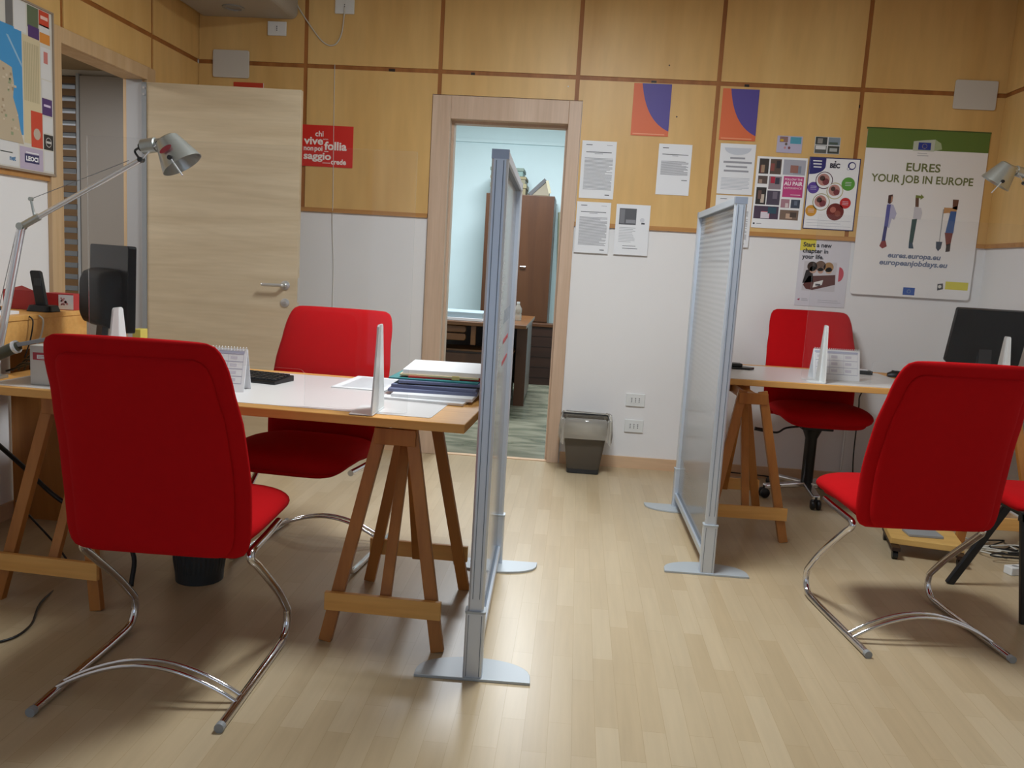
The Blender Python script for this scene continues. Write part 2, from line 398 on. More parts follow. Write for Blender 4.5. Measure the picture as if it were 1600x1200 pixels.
# left wall
wl = MB()
wl.box(XL-0.1, XL, YF, D2[0], 0, ZC); wl.box(XL-0.1, XL, D2[1], 0.0, 0, ZC); wl.box(XL-0.1, XL, D2[0], D2[1], D2[2], ZC)
wall_left = struct(wl.build('wall_left', M['plaster']))
lf = lambda u, v, w: V(XL+w, u, v)
panels(wall_left, lf, [(-0.603+g, -0.005, ZT+g, ZC-.01), (-1.458+g, -0.603-g, ZT+g, ZC-.01), (-2.313+g, -1.458-g, ZT+g, ZC-.01), (-3.168+g, -2.313-g, ZT+g, ZC-.01),
    (-0.59, -0.005, ZB, ZT-g), (-1.458+g, -0.603-g, 2.245, ZT-g), (-2.313+g, -1.58, ZB, 2.245), (-2.313+g, -1.458-g, 2.247, ZT-g), (-3.168+g, -2.313-g, ZB, ZT-g)])
bt = MB()
for y in (-0.603, -1.458, -2.313):
    bt.box(XL, XL+0.005, y-g, y+g, 2.245 if y > -2 else ZB, ZC-.01)
bt.box(XL, XL+0.0052, -3.2, -0.012, ZT-g, ZT+g); bt.build('batten', M['batten'], wall_left)
MB().box(XL, XL+0.014, -3.2, -1.56, ZB-0.026, ZB).build('panel_edge', M['trimwood'], wall_left)
# right wall
wall_right = struct(MB().box(XR, XR+0.1, YF, 0, 0, ZC).build('wall_right', M['plaster']))
rf = lambda u, v, w: V(XR-w, u, v)
panels(wall_right, rf, [(-0.855*(i+1)+g, -0.855*i-(g if i else 0.014), a, b) for i in range(3) for a, b in ((ZT+g, ZC-.01), (ZB, ZT-g))])
bt = MB()
for y in (-0.855, -1.71): bt.box(XR-0.005, XR, y-g, y+g, ZB, ZC-.01)
bt.box(XR-0.0052, XR, -2.56, -0.012, ZT-g, ZT+g); bt.build('batten', M['batten'], wall_right)
MB().box(XR-0.014, XR, -2.56, -0.014, ZB-0.026, ZB).build('panel_edge', M['trimwood'], wall_right)
mb = MB(); mb.box(XL-0.1, -1.9, YF-0.1, YF, 0, ZC); mb.box(1.3, XR+0.1, YF-0.1, YF, 0, ZC); mb.box(-1.9, 1.3, YF-0.1, YF, 0, 0.25); mb.box(-1.9, 1.3, YF-0.1, YF, 2.4, ZC)
struct(mb.build('wall_front', M['plaster']))
# unseen daylight window added behind the camera for aluminium posts and acrylic to reflect
w2 = struct(MB().box(-1.9, 1.3, YF-0.08, YF-0.07, 0.25, 2.4).build('window_added', emis('added_window_glow', '#a9c0de', 1.4)))
mb = MB()
for x in (-1.9, -0.84, 0.22, 1.26): mb.box(x, x+0.04, YF-0.07, YF-0.01, 0.25, 2.4)
mb.box(-1.9, 1.3, YF-0.07, YF-0.01, 0.25, 0.29); mb.box(-1.9, 1.3, YF-0.07, YF-0.01, 2.36, 2.4)
mb.build('window_frame', M['beech_frame'], w2)
# skirting boards
mb = MB(); mb.box(-0.048, XR, -0.012, 0, 0, 0.075); mb.box(XL, -0.98, -0.012, 0, 0, 0.075)
struct(mb.build('baseboard_back', M['base']))
struct(MB().box(XR-0.012, XR, YF, -0.012, 0, 0.075).build('baseboard_right', M['base']))
mb = MB(); mb.box(XL, XL+0.012, YF, -1.58, 0, 0.075); mb.box(XL, XL+0.012, -0.58, -0.012, 0, 0.075); struct(mb.build('baseboard_left', M['base']))
# doorway in the back wall: frame only, no leaf in view
d1 = struct(thing('door_1', '', '')); del d1['label'], d1['category']
mb = MB(); mb.box(-0.982, D1[0]+0.03, -0.022, 0, 0, 2.285); mb.box(D1[1]-0.03, -0.052, -0.022, 0, 0, 2.285); mb.box(D1[0]+0.03, D1[1]-0.03, -0.022, 0, 2.145, 2.285)
mb.build('architrave', M['beech_frame'], d1, bevel=0.003)
mb = MB(); mb.box(D1[0], D1[0]+0.03, 0, 0.14, 0, D1[2]); mb.box(D1[1]-0.03, D1[1], 0, 0.14, 0, D1[2]); mb.box(D1[0]+0.03, D1[1]-0.03, 0, 0.14, 2.145, D1[2])
mb.box(D1[0]+0.03, D1[0]+0.045, 0.06, 0.14, 0, 2.145); mb.box(D1[1]-0.045, D1[1]-0.03, 0.06, 0.14, 0, 2.145); mb.box(D1[0]+0.045, D1[1]-0.045, 0.06, 0.14, 2.13, 2.145)
mb.build('jamb', M['beech_frame'], d1)
MB().box(D1[0]+0.03, D1[1]-0.03, 0.0, 0.05, 0.0, 0.004).build('threshold', M['base'], d1)
# doorway in the left wall with its open leaf
d2 = struct(thing('door_2', '', '')); del d2['label'], d2['category']
mb = MB(); mb.box(XL, XL+0.022, -1.575, D2[0]+0.02, 0, 2.245); mb.box(XL, XL+0.022, D2[1]-0.02, -0.585, 0, 2.245); mb.box(XL, XL+0.022, D2[0]+0.02, D2[1]-0.02, D2[2]-0.012, 2.245)
mb.build('architrave', M['beech2'], d2, bevel=0.003)
mb = MB(); mb.box(XL-0.12, XL, D2[0], D2[0]+0.02, 0, D2[2]); mb.box(XL-0.12, XL, D2[1]-0.02, D2[1], 0, D2[2]); mb.box(XL-0.12, XL, D2[0]+0.02, D2[1]-0.02, D2[2]-0.012, D2[2])
mb.build('jamb', M['beech2'], d2)
MB().box(XL-0.1, XL-0.008, D2[1]-0.0225, D2[1]-0.0205, 0, D2[2]-0.012).build('reveal', plain('grey_reveal', '#a9a7a6', 0.5), d2)
lp = V(-2.478, -0.70); ang = math.radians(2.0)
LM = Matrix.Translation((lp.x, lp.y, 0)) @ Matrix.Rotation(ang, 4, 'Z')
leaf = MB().box(0, 0.875, -0.0, 0.042, 0.008, 2.158, mtx=LM).build('door_leaf', M['leaf'], d2, bevel=0.002)
mb = MB().box(-0.026, 0.0, -0.004, 0.044, 0.01, 2.156, mtx=LM)
st = mb.build('hinge_strip', M['greyplastic'], leaf)
mb = MB()
for z in (2.09, 2.125): mb.lathe([(0.0065, 0), (0.0065, 0.006), (0.001, 0.0065)], 12, mtx=LM @ Matrix.Translation((-0.013, -0.004, z)) @ Matrix.Rotation(PI/2, 4, 'X'))
mb.build('screw', M['polished'], leaf)
mb = MB(); mb.lathe([(0.001, 0), (0.026, 0), (0.026, 0.008), (0.012, 0.012), (0.010, 0.045)], 20, mtx=LM @ Matrix.Translation((0.808, 0, 1.075)) @ Matrix.Rotation(PI/2, 4, 'X'))
hp = [LM @ V(*p) for p in ((0.808, -0.04, 1.075), (0.802, -0.05, 1.075), (0.78, -0.053, 1.075), (0.70, -0.053, 1.074), (0.688, -0.05, 1.074))]
mb.tube(bez(hp, 4), 0.0095, 12); mb.build('door_handle', M['steel'], leaf, smooth=True, auto=50)
mb = MB(); mb.lathe([(0.001, 0), (0.025, 0), (0.025, 0.007), (0.010, 0.009), (0.010, 0.012), (0.001, 0.012)], 20, mtx=LM @ Matrix.Translation((0.808, 0, 0.975)) @ Matrix.Rotation(PI/2, 4, 'X'))
mb.build('lock_rosette', M['steel'], leaf)
MB().box(0.874, 0.8765, 0.01, 0.032, 0.98, 1.12, mtx=LM).build('latch_plate', M['steel'], leaf)
# soffit in the upper left corner
sof = struct(MB().prism(rounded(0, 0.634, 0, 0.30, 0.04), 0.016, 0.95, lambda u, v, w: V(XL+0.014+u, -w, 2.70+v)).build('trim_1', plain('grey_soffit_paint', '#a8a49c', 0.6)))
mb = MB(); mb.lathe([(0.066, 0), (0.066, -0.006), (0.048, -0.008), (0.044, 0.0)], 28, mtx=Matrix.Translation((-2.18, -0.226, 2.70)))
mb.lathe([(0.044, -0.001), (0.001, -0.001)], 28, mat=M['darkgrey'], mtx=Matrix.Translation((-2.18, -0.226, 2.70)))
mb.mats = [M['greyplastic'], M['darkgrey']] if len(mb.mats) == 1 else mb.mats
tag(mb.build('recessed_spotlight', M['darkgrey']), 'round recessed spotlight, unlit, in the grey boxed soffit at the upper left', 'spotlight')

# storage room behind the back doorway
struct(MB().box(-2.6, 1.5, 4.4, 4.5, 0, ZC).build('wall_storage_back', M['teal_plaster']))
struct(MB().box(-2.6, -2.5, 0.12, 4.4, 0, ZC).build('wall_storage_left', M['teal_plaster']))
struct(MB().box(1.4, 1.5, 0.12, 4.4, 0, ZC).build('wall_storage_right', M['teal_plaster']))
struct(MB().box(-2.5, 1.4, 4.375, 4.4, 2.60, 2.635).build('trim_2', M['teal_plaster']))
# corridor behind the left doorway
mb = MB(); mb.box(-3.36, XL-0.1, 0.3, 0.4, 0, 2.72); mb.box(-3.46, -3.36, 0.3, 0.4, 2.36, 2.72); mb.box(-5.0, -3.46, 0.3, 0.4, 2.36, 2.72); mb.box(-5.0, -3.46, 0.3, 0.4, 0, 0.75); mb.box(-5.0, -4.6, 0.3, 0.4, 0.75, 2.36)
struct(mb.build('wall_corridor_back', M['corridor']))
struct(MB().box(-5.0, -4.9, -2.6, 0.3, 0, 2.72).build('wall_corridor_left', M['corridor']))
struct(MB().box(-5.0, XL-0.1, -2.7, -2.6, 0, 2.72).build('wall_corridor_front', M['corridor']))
d3 = struct(MB().box(-3.455, -2.88, 0.27, 0.30, 0.01, 2.36).build('door_3', plain('grey_beige_door', '#8d857c', 0.45, noise=0.04, nscale=3), None, bevel=0.003))
MB().box(-3.475, -3.455, 0.262, 0.30, 0.01, 2.37).build('door_edge', M['greyplastic'], d3)
w1 = struct(MB().box(-4.6, -3.46, 0.36, 0.38, 0.75, 2.36).build('window_1', M['screen_sky']))
for k in range(20):
    z = 0.80+k*0.0805
    MB().box(-4.6, -3.482, 0.285, 0.345, z-0.022, z+0.022).build('slat', M['slatwood'], w1)
MB().box(-3.53, -3.50, 0.345, 0.36, 0.75, 2.36).build('window_frame', M['slatwood'], w1)

# ceiling lamps (out of the frame, they light the room)
def ceiling_lamp(x, y, label):
    t = thing('ceiling_lamp', label, 'ceiling lamp', (x, y, ZC))
    mb = MB(); mb.box(-.34, .34, -.34, -.30, -.06, 0); mb.box(-.34, .34, .30, .34, -.06, 0); mb.box(-.34, -.30, -.30, .30, -.06, 0); mb.box(.30, .34, -.30, .30, -.06, 0)
    mb.build('housing', M['whiteplastic'], t); MB().box(-.30, .30, -.30, .30, -.055, -.045).build('diffuser', M['lampglow'], t)
ceiling_lamp(0.02, -2.32, 'square white ceiling lamp above the aisle between the partitions')

# ------------------------------------------------------------------ red chairs
def cushion(mb, halfw, cen, thick, v0, v1, nu=18, nv=22, pw=7.0, pe=3.0, axis='back', round_r=0.0):
    """closed pillow; halfw(t) half width, cen(t) -> (y, z) centre line, thick(t) half thickness, outward normal across"""
    rows = []
    ts = [v0+(v1-v0)*(0.5-0.5*math.cos(PI*k/nv)) for k in range(nv+1)]
    us = [-math.cos(PI*j/nu) for j in range(nu+1)]
    def P(t, u, side):
        tt = (t-v0)/(v1-v0)*2-1
        env = max(0.0, 1-abs(tt)**pw)**(1/pw)
        hw = halfw(t)*env
        y, z = cen(t); e = 1e-3
        y2, z2 = cen(min(v1, t+e)); y1, z1 = cen(max(v0, t-e)); d = Vector((0, y2-y1, z2-z1)).normalized()
        n = Vector((0, d.z, -d.y))
        h = thick(t)*(max(0.0, 1-abs(u)**pe)**0.5)*(max(0.0, 1-abs(tt)**(pe*2.5))**0.5)
        return Vector((u*hw, y, z))+n*(h*side)
    A = [[P(t, u, 1) for u in us] for t in ts]; B = [[P(t, u, -1) for u in us] for t in ts]
    mb.grid(A); mb.grid(B)
    bmesh.ops.remove_doubles(mb.bm, verts=mb.bm.verts, dist=0.0004)
def back_w(t):                                              # half width of the shell at height t (0 bottom .. 1 top)
    pts = ((0, .262), (.15, .268), (.35, .270), (.6, .264), (.82, .250), (1, .238))
    for (a, wa), (b, wb_) in zip(pts, pts[1:]):
        if t <= b: k = (t-a)/(b-a); k = k*k*(3-2*k); return wa+(wb_-wa)*k
    return pts[-1][1]
def back_c(t, dy=0.0):
    z = 0.405+0.63*t
    y = -0.085-0.015*math.sin(PI*min(1, t*1.6))*0-0.05*t-0.115*t*t+0.018*math.sin(PI*t)
    return (y+dy, z)
def chair_shell(t, lift):
    mb = MB(); cushion(mb, back_w, lambda s: (back_c(s)[0], back_c(s)[1]+lift), lambda s: 0.034, 0.0, 1.0, pw=13.0)
    b = mb.build('backrest', M['red'], t, smooth=True)
    mb = MB(); cushion(mb, lambda s: back_w(s)-0.040, lambda s: (back_c(s, -0.026)[0], back_c(s)[1]+lift), lambda s: 0.020, 0.012, 0.93, pe=6.0, pw=12.0)
    mb.build('back_shell', M['red'], b, smooth=True)
    # seat: runs from the back forwards, dips and rolls over at the front
    def sc(s):
        y = -0.10+0.475*s; z = 0.452+0.012*s+0.020*math.sin(PI*s)-0.05*max(0, s-0.8)**2*8
        return (y, z+lift)
    mb = MB(); cushion(mb, lambda s: 0.25+0.018*math.sin(PI*min(1, s)), sc, lambda s: 0.047, 0.0, 1.0, pw=6.0, pe=4.0)
    seat = mb.build('seat', M['red'], t, smooth=True)
    mb = MB(); cushion(mb, lambda s: 0.225, lambda s: (sc(s)[0], sc(s)[1]-0.036), lambda s: 0.022, 0.02, 0.96, pw=6.0, pe=5.0)
    mb.build('seat_pan', M['red'], seat, smooth=True)
def cantilever_chair(label, loc, rz):
    t = thing('cantilever_chair', label, 'chair', loc, rz, 'red cantilever visitor chairs')
    chair_shell(t, 0.0)
    for s in (-1, 1):
        x = s*0.258; r = 0.0125
        path = [V(x, -0.275, r), V(x, -0.1, r), V(x, 0.12, r), V(x, 0.225, r+0.003)]
        for k in range(1, 9):                              # floor bend
            a = -PI/2+(PI*0.72)*k/8
            path.append(V(x, 0.225+0.062*math.cos(a), r+0.003+0.062+0.062*math.sin(a)))
        e = path[-1]
        path += [V(x, e.y-0.10, e.z+0.10), V(x*0.985, 0.01, 0.352), V(x*0.965, -0.035, 0.388), V(x*0.955, -0.03, 0.408), V(x*0.945, 0.03, 0.412), V(x*0.935, 0.12, 0.414), V(x*0.92, 0.24, 0.418)]
        path = path[:4]+bez(path[4:], 4)
        lg = MB().tube(path, r, 14).build('leg', M['chrome'], t, smooth=True, auto=60)
        MB().tube([V(x, -0.29, r), V(x, -0.272, r)], 0.0135, 14).build('end_cap', M['greyplastic'], lg)
    for dy in (-0.165, -0.128):
        pts = [V(-0.258+0.516*k/16, dy-0.0*k, 0.020+0.085*math.sin(PI*k/16)**0.9) for k in range(17)]
        MB().tube(pts, 0.0065, 10).build('crossbar', M['chrome'], t, smooth=True, auto=60)
    return t
def retag(o, label): o['label'] = label; return o
c0 = cantilever_chair('red cantilever chair seen from behind at the near left, nearest chair to the camera', (-1.135, -3.135, 0), math.radians(1.5))
for lab, loc, rz in (('red cantilever chair seen from behind at the right, before the black monitor', (1.305, -2.275, 0), math.radians(7.1)),
                     ('red cantilever chair facing the camera behind the desk with the folder stack', (-1.062, -1.975, 0), math.radians(175))):
    c = copy_tree(c0); c.location = loc; c.rotation_euler = (0, 0, rz); c['label'] = lab
# swivel chair at the far right desk
sw = thing('swivel_chair', 'red swivel office chair on a black column with castors, behind the right desk', 'chair', (1.425, -0.375, 0), math.radians(181))
chair_shell(sw, 0.06)
MB().lathe([(0.024, 0.0), (0.024, 0.24), (0.032, 0.245), (0.032, 0.02)], 18, mtx=Matrix.Translation((0, 0.05, 0.10))).build('gas_column', M['black'], sw, smooth=True, auto=40)
mb = MB(); mb.lathe([(0.06, 0.43), (0.055, 0.41), (0.034, 0.36), (0.034, 0.10), (0.02, 0.07)], 18, mtx=Matrix.Translation((0, 0.05, 0))); mb.build('column_cover', M['black'], sw, smooth=True, auto=40)
mb = MB(); mb.box(-0.09, 0.09, -0.06, 0.16, 0.425, 0.452); mb.build('tilt_mechanism', M['black'], sw, bevel=0.005)
lv = MB().tube(bez([V(0.08, 0.08, 0.43), V(0.16, 0.08, 0.415), V(0.21, 0.08, 0.385), V(0.29, 0.08, 0.395)], 5), 0.006, 8); lv.tube([V(0.255, 0.08, 0.39), V(0.34, 0.08, 0.40)], 0.011, 8)
lv.build('height_lever', M['black'], sw, smooth=True, auto=50)
for k in range(5):
    a = 2*PI*k/5+0.25; d = V(math.cos(a), math.sin(a), 0); c0_ = V(0, 0.05, 0.085)
    lg = MB().bar(c0_, V(0, 0.05, 0.068)+d*0.27, 0.045, 0.03, (-d.y, d.x, 0)).build('leg', M['chrome'], sw, bevel=0.008)
    p = V(0, 0.05, 0.03)+d*0.268; mb = MB()
    for s in (-1, 1):
        q = p+V(-d.y, d.x, 0)*(0.016*s); ax = V(-d.y, d.x, 0)*0.011
        mb.tube([q-ax, q-ax*0.6, q+ax*0.6, q+ax], [0.024, 0.029, 0.029, 0.024], 18)
    mb.tube([p+V(0, 0, 0.01), p+V(0, 0, 0.045)], 0.008, 8); mb.build('castor', M['black'], lg, smooth=True, auto=50)
# black framed chair at the right edge
vc = thing('visitor_chair', 'red seated chair on black metal legs, half hidden at the right edge of the room', 'chair', (1.95, -1.95, 0), math.radians(-90))
mb = MB(); cushion(mb, lambda s: 0.215, lambda s: (-0.20+0.40*s, 0.455+0.01*math.sin(PI*s)), lambda s: 0.03, 0, 1, pw=6, pe=5); mb.build('seat', M['red'], vc, smooth=True)
for s in (-1, 1):
    MB().bar(V(s*0.2, 0.17, 0.45), V(s*0.215, 0.20, 0.0), 0.022, 0.03, (1, 0, 0)).build('leg', M['black'], vc, bevel=0.004)
    MB().bar(V(s*0.2, 0.0 if s < 0 else -0.185, 0.45), V(s*0.2, -0.245 if s < 0 else -0.125, 0.0), 0.022, 0.034, (1, 0, 0)).build('leg', M['black'], vc, bevel=0.004)
mb = MB()
for s in (-1, 1): mb.bar(V(s*0.2, 0.19, 0.425), V(s*0.2, -0.2, 0.425), 0.022, 0.03, (1, 0, 0))
mb.bar(V(-.2, .15, .425), V(.2, .15, .425), 0.03, 0.022, (0, 1, 0)); mb.bar(V(-.2, -.15, .425), V(.2, -.15, .425), 0.03, 0.022, (0, 1, 0))
mb.build('seat_frame', M['black'], vc)

# ------------------------------------------------------------------ desks on trestles
def trestle(label, loc, rz=0.0):
    t = thing('trestle', label, 'trestle', loc, rz, 'pine trestles under the desks')
    H = 0.724
    for s in (-1, 1):
        yf, ya = 0.275*s, (-0.165 if s < 0 else 0.215)
        for k in (-1, 1):
            MB().bar(V(0.19*k, yf, 0.0), V(0.048*k, ya, H), 0.042, 0.026, (1, 0, 0)).build('leg', M['pine_leg'], t, bevel=0.002)
        f = 0.14/H; y = yf+(ya-yf)*f
        MB().bar(V(-0.195, y+0.022*s, 0.14), V(0.195, y+0.022*s, 0.14), 0.062, 0.018, (0, 0, 1)).build('stretcher', M['pine'], t, bevel=0.002)
        MB().bar(V(0.0, y, 0.115), V(0.0, 0.02+0.02*s, H-0.05), 0.036, 0.022, (1, 0, 0)).build('brace', M['pine_leg'], t, bevel=0.002)
        MB().bar(V(-0.07, ya+0.022*s, H-0.035), V(0.07, ya+0.022*s, H-0.035), 0.055, 0.018, (0, 0, 1)).build('top_rail', M['pine_leg'], t, bevel=0.002)
    MB().box(-0.02, 0.02, -0.18, 0.23, H-0.065, H-0.012).build('beam', M['pine_leg'], t, bevel=0.002)
    return t
tr0 = trestle('pine trestle under the left desk, beside the near glass partition', (-0.562, -2.555, 0), math.radians(-1.5))
for lab, loc, rz in (('pine trestle under the left desk, behind the near red chair', (-1.76, -2.47, 0), math.radians(-4)),
                     ('pine trestle under the right desk, behind the far glass partition', (0.885, -1.075, 0), math.radians(2)),
                     ('pine trestle under the right end of the desk with the black monitor', (2.15, -0.93, 0), math.radians(2))):
    c = copy_tree(tr0); c.location = loc; c.rotation_euler = (0, 0, rz); c['label'] = lab
def desk_top(label, loc, rz, L, D):
    t = thing('desk', label, 'desk', loc, rz)          # origin: front right corner, x runs left (negative)
    MB().box(-L, 0, 0, D, -0.030, 0).build('board', M['pine'], t, bevel=0.003)
    return t
ZD = 0.76
R1 = math.radians(-3.0); R2 = math.radians(2.6)
desk_top('long pine desk board at the left carrying the folder stack and white mats', (-0.330, -2.812, ZD), R1, 1.79, 0.85)
desk_top('pine desk board at the right carrying the desk calendar and black monitor', (2.36, -1.038, ZD), R2, 1.62, 0.775)
T1 = Matrix.Translation((-0.330, -2.812, ZD)) @ Matrix.Rotation(R1, 4, 'Z')
T2 = Matrix.Translation((2.36, -1.038, ZD)) @ Matrix.Rotation(R2, 4, 'Z')
# white mats
def mat_sheet(label, T, x0, x1, y0, y1, dz=0.0):
    o = MB().prism(rounded(x0, x1, y0, y1, 0.012, 3), dz, dz+0.0015, lambda u, v, w: T @ V(u, v, w)).build('desk_mat', M['mat'])
    return tag(o, label, 'desk mat', 'white desk mats')
mat_sheet('white desk mat on the left desk, under the keyboard and papers', T1, -1.22, -0.125, 0.06, 0.79)
mat_sheet('white desk mat at the left end of the left desk, under the white carton', T1, -1.69, -1.24, 0.02, 0.72)
mat_sheet('white desk mat on the right desk, under the calendar and computer mouse', T2, -1.60, -0.55, 0.018, 0.70)

# ------------------------------------------------------------------ acrylic counter screens
def acrylic_screen(label, loc, rz):
    t = thing('counter_screen', label, 'acrylic screen', loc, rz, 'clear acrylic counter screens')    # origin: middle of its foot line
    W_, H_, th = 1.10, 0.85, 0.005
    x0, x1 = -W_/2, W_/2
    sx0, sx1, sh, rr_ = -0.20, 0.20, 0.125, 0.022
    arc1 = [(sx1-rr_+rr_*math.sin(PI/2*(1-k/5)), sh-rr_+rr_*math.cos(PI/2*(1-k/5))) for k in range(6)]
    arc2 = [(sx0+rr_-rr_*math.sin(PI/2*k/5), sh-rr_+rr_*math.cos(PI/2*k/5)) for k in range(6)]
    mb = MB()
    # pane with the pass-through slot left open: three plates whose faces join into one sheet
    outline = [(x0, 0.004), (sx0, 0.004)]+arc2[::-1]+arc1[::-1]+[(sx1, 0.004), (x1, 0.004), (x1, H_), (x0, H_)]
    i = mb.mi(M['acrylic']); ie = mb.mi(M['edge'])
    A = [mb.bm.verts.new((u, -th/2, v)) for u, v in outline]; B = [mb.bm.verts.new((u, th/2, v)) for u, v in outline]
    mb._face(A, i); mb._face(B[::-1], i); k = len(outline)
    for j in range(k): mb._face([A[j], B[j], B[(j+1) % k], A[(j+1) % k]], ie)
    mb.build('pane', None, t)
    for x in (-0.45, 0.45):
        f = MB()
        f.prism(rounded(-0.075, 0.005, -0.088, 0.088, 0.006, 2), 0.0005, 0.003, lambda u, v, w, x=x: V(x+u, v, w))
        f.prism([(-0.088, 0.003), (0.088, 0.003), (0.030, 0.285), (0.022, 0.292), (-0.022, 0.292), (-0.030, 0.285)], -0.003, 0.003, lambda u, v, w, x=x: V(x+w, u, v))
        ft = f.build('foot', M['whiteplastic'], t)
        MB().box(x-0.009, x-0.003, -0.011, 0.011, 0.003, 0.285).build('slot_rib', M['whiteplastic'], ft)
    return t
s0 = acrylic_screen('clear acrylic counter screen on white feet along the left desk', (-1.09, -2.700, ZD+0.0018), 0.0)
c = copy_tree(s0); c.location = (1.735, -0.975, ZD+0.0018); c.rotation_euler = (0, 0, 0.0); c['label'] = 'clear acrylic counter screen on white feet along the right desk'

# ------------------------------------------------------------------ glass partitions
def partition(label, loc, rz):
    t = thing('partition', label, 'partition', loc, rz, 'frosted aluminium framed partitions')      # origin: centre of the front post, panel runs to +y
    H, L, w = 1.595, 1.045, 0.048
    for y, s in ((0.0, -1), (L-0.03, 1)):
        y0, y1 = y, y+0.03
        p = MB().prism([(-w/2, y0+0.006), (-w/2+0.006, y0), (w/2-0.006, y0), (w/2, y0+0.006), (w/2, y1-0.006), (w/2-0.006, y1), (-w/2+0.006, y1), (-w/2, y1-0.006)], 0.05, H, lambda u, v, q: V(u, v, q))
        p = p.build('post', M['alu'], t)
        gy = y0-0.0006 if s < 0 else y1+0.0006
        gm = MB(); gm.box(-0.0115, -0.0095, min(gy, gy+s*0.001), max(gy, gy+s*0.001), 0.26, H-0.03); gm.box(0.0095, 0.0115, min(gy, gy+s*0.001), max(gy, gy+s*0.001), 0.26, H-0.03); gm.build('groove', M['alu_dark'], p)
        MB().box(-w/2-0.0008, w/2+0.0008, y0-0.0008, y1+0.0008, H-0.026, H+0.0006).build('post_cap', plain('grey_cap', '#a5adbc', 0.4, metal=0.6), p)
        # foot: half-round plate with a sleeve
        pl = [(-0.18, 0.0), (0.18, 0.0), (0.18, 0.018)]
        for k in range(1, 20):
            a = PI*k/20; pl.append((0.18*math.cos(a), 0.018+0.125*math.sin(a)**0.75))
        pl.append((-0.18, 0.018))
        e0 = -0.012 if s < 0 else L+0.012
        ft = MB().prism(pl, 0.0, 0.009, lambda u, v, q, s=s, e0=e0: V(u, e0+(v if s < 0 else -v), q)).build('foot', M['alu_base'], t, bevel=0.0015)
        sl = MB(); q = 0.006
        sl.prism(rounded(-w/2-q, w/2+q, y0-q, y1+q, 0.006, 3), 0.009, 0.215, lambda u, v, z: V(u, v, z)); sl.build('sleeve', M['alu'], ft)
        MB().prism(rounded(-w/2-q-.002, w/2+q+.002, y0-q-.002, y1+q+.002, 0.007, 3), 0.215, 0.222, lambda u, v, z: V(u, v, z)).build('sleeve_rim', M['alu_base'], ft)
        gg = MB(); yy = y0-q if s < 0 else y1+q
        for x in (-0.02, 0.02): gg.box(x-0.001, x+0.001, yy-0.0008, yy+0.0008, 0.012, 0.21)
        gg.build('sleeve_groove', M['alu_dark'], ft)
    mb = MB(); mb.box(-w/2, w/2, 0.03, L-0.03, H-0.030, H); tr = mb.build('top_rail', M['alu'], t, bevel=0.002)
    MB().box(-0.017, 0.017, 0.035, L-0.035, H-0.0315, H-0.0295).build('rail_underside', M['alu_dark'], tr)
    mb = MB(); mb.box(-w/2+0.004, w/2-0.004, 0.03, L-0.03, 0.055, 0.085); br = mb.build('bottom_rail', M['alu'], t, bevel=0.002)
    MB().box(-0.010, 0.010, 0.035, L-0.035, 0.0845, 0.0865).build('rail_groove', M['alu_dark'], br)
    pn = MB().box(-0.004, 0.004, 0.03, L-0.03, 0.085, H-0.030).build('panel', M['frost'], t)
    # small red print low on the sheet (illegible line blocks)
    mb = MB()
    for z in (0.985, 0.905):
        for k in range(6): mb.box(0.0042, 0.0048, 0.60+k*0.055, 0.64+k*0.055, z, z+0.016)
    mb.build('red_print', C('#c04048'), pn)
    mb = MB()
    for k in range(7):
        y = 0.56+k*0.06; mb.prism([(y, 1.06), (y+0.008, 1.06), (y+0.045, 1.11), (y+0.037, 1.11)], 0.0042, 0.0048, lambda u, v, q: V(q, u, v))
    mb.build('diagonal_print', C('#4a5560'), pn)
    return t
p0 = partition('frosted glass partition on half-round feet, the nearer one, beside the left desk', (-0.244, -3.000, 0), 0.029)
c = copy_tree(p0); c.location = (0.634, -1.893, 0); c.rotation_euler = (0, 0, 0.010); c['label'] = 'frosted glass partition on half-round feet, the farther one, beside the right desk'

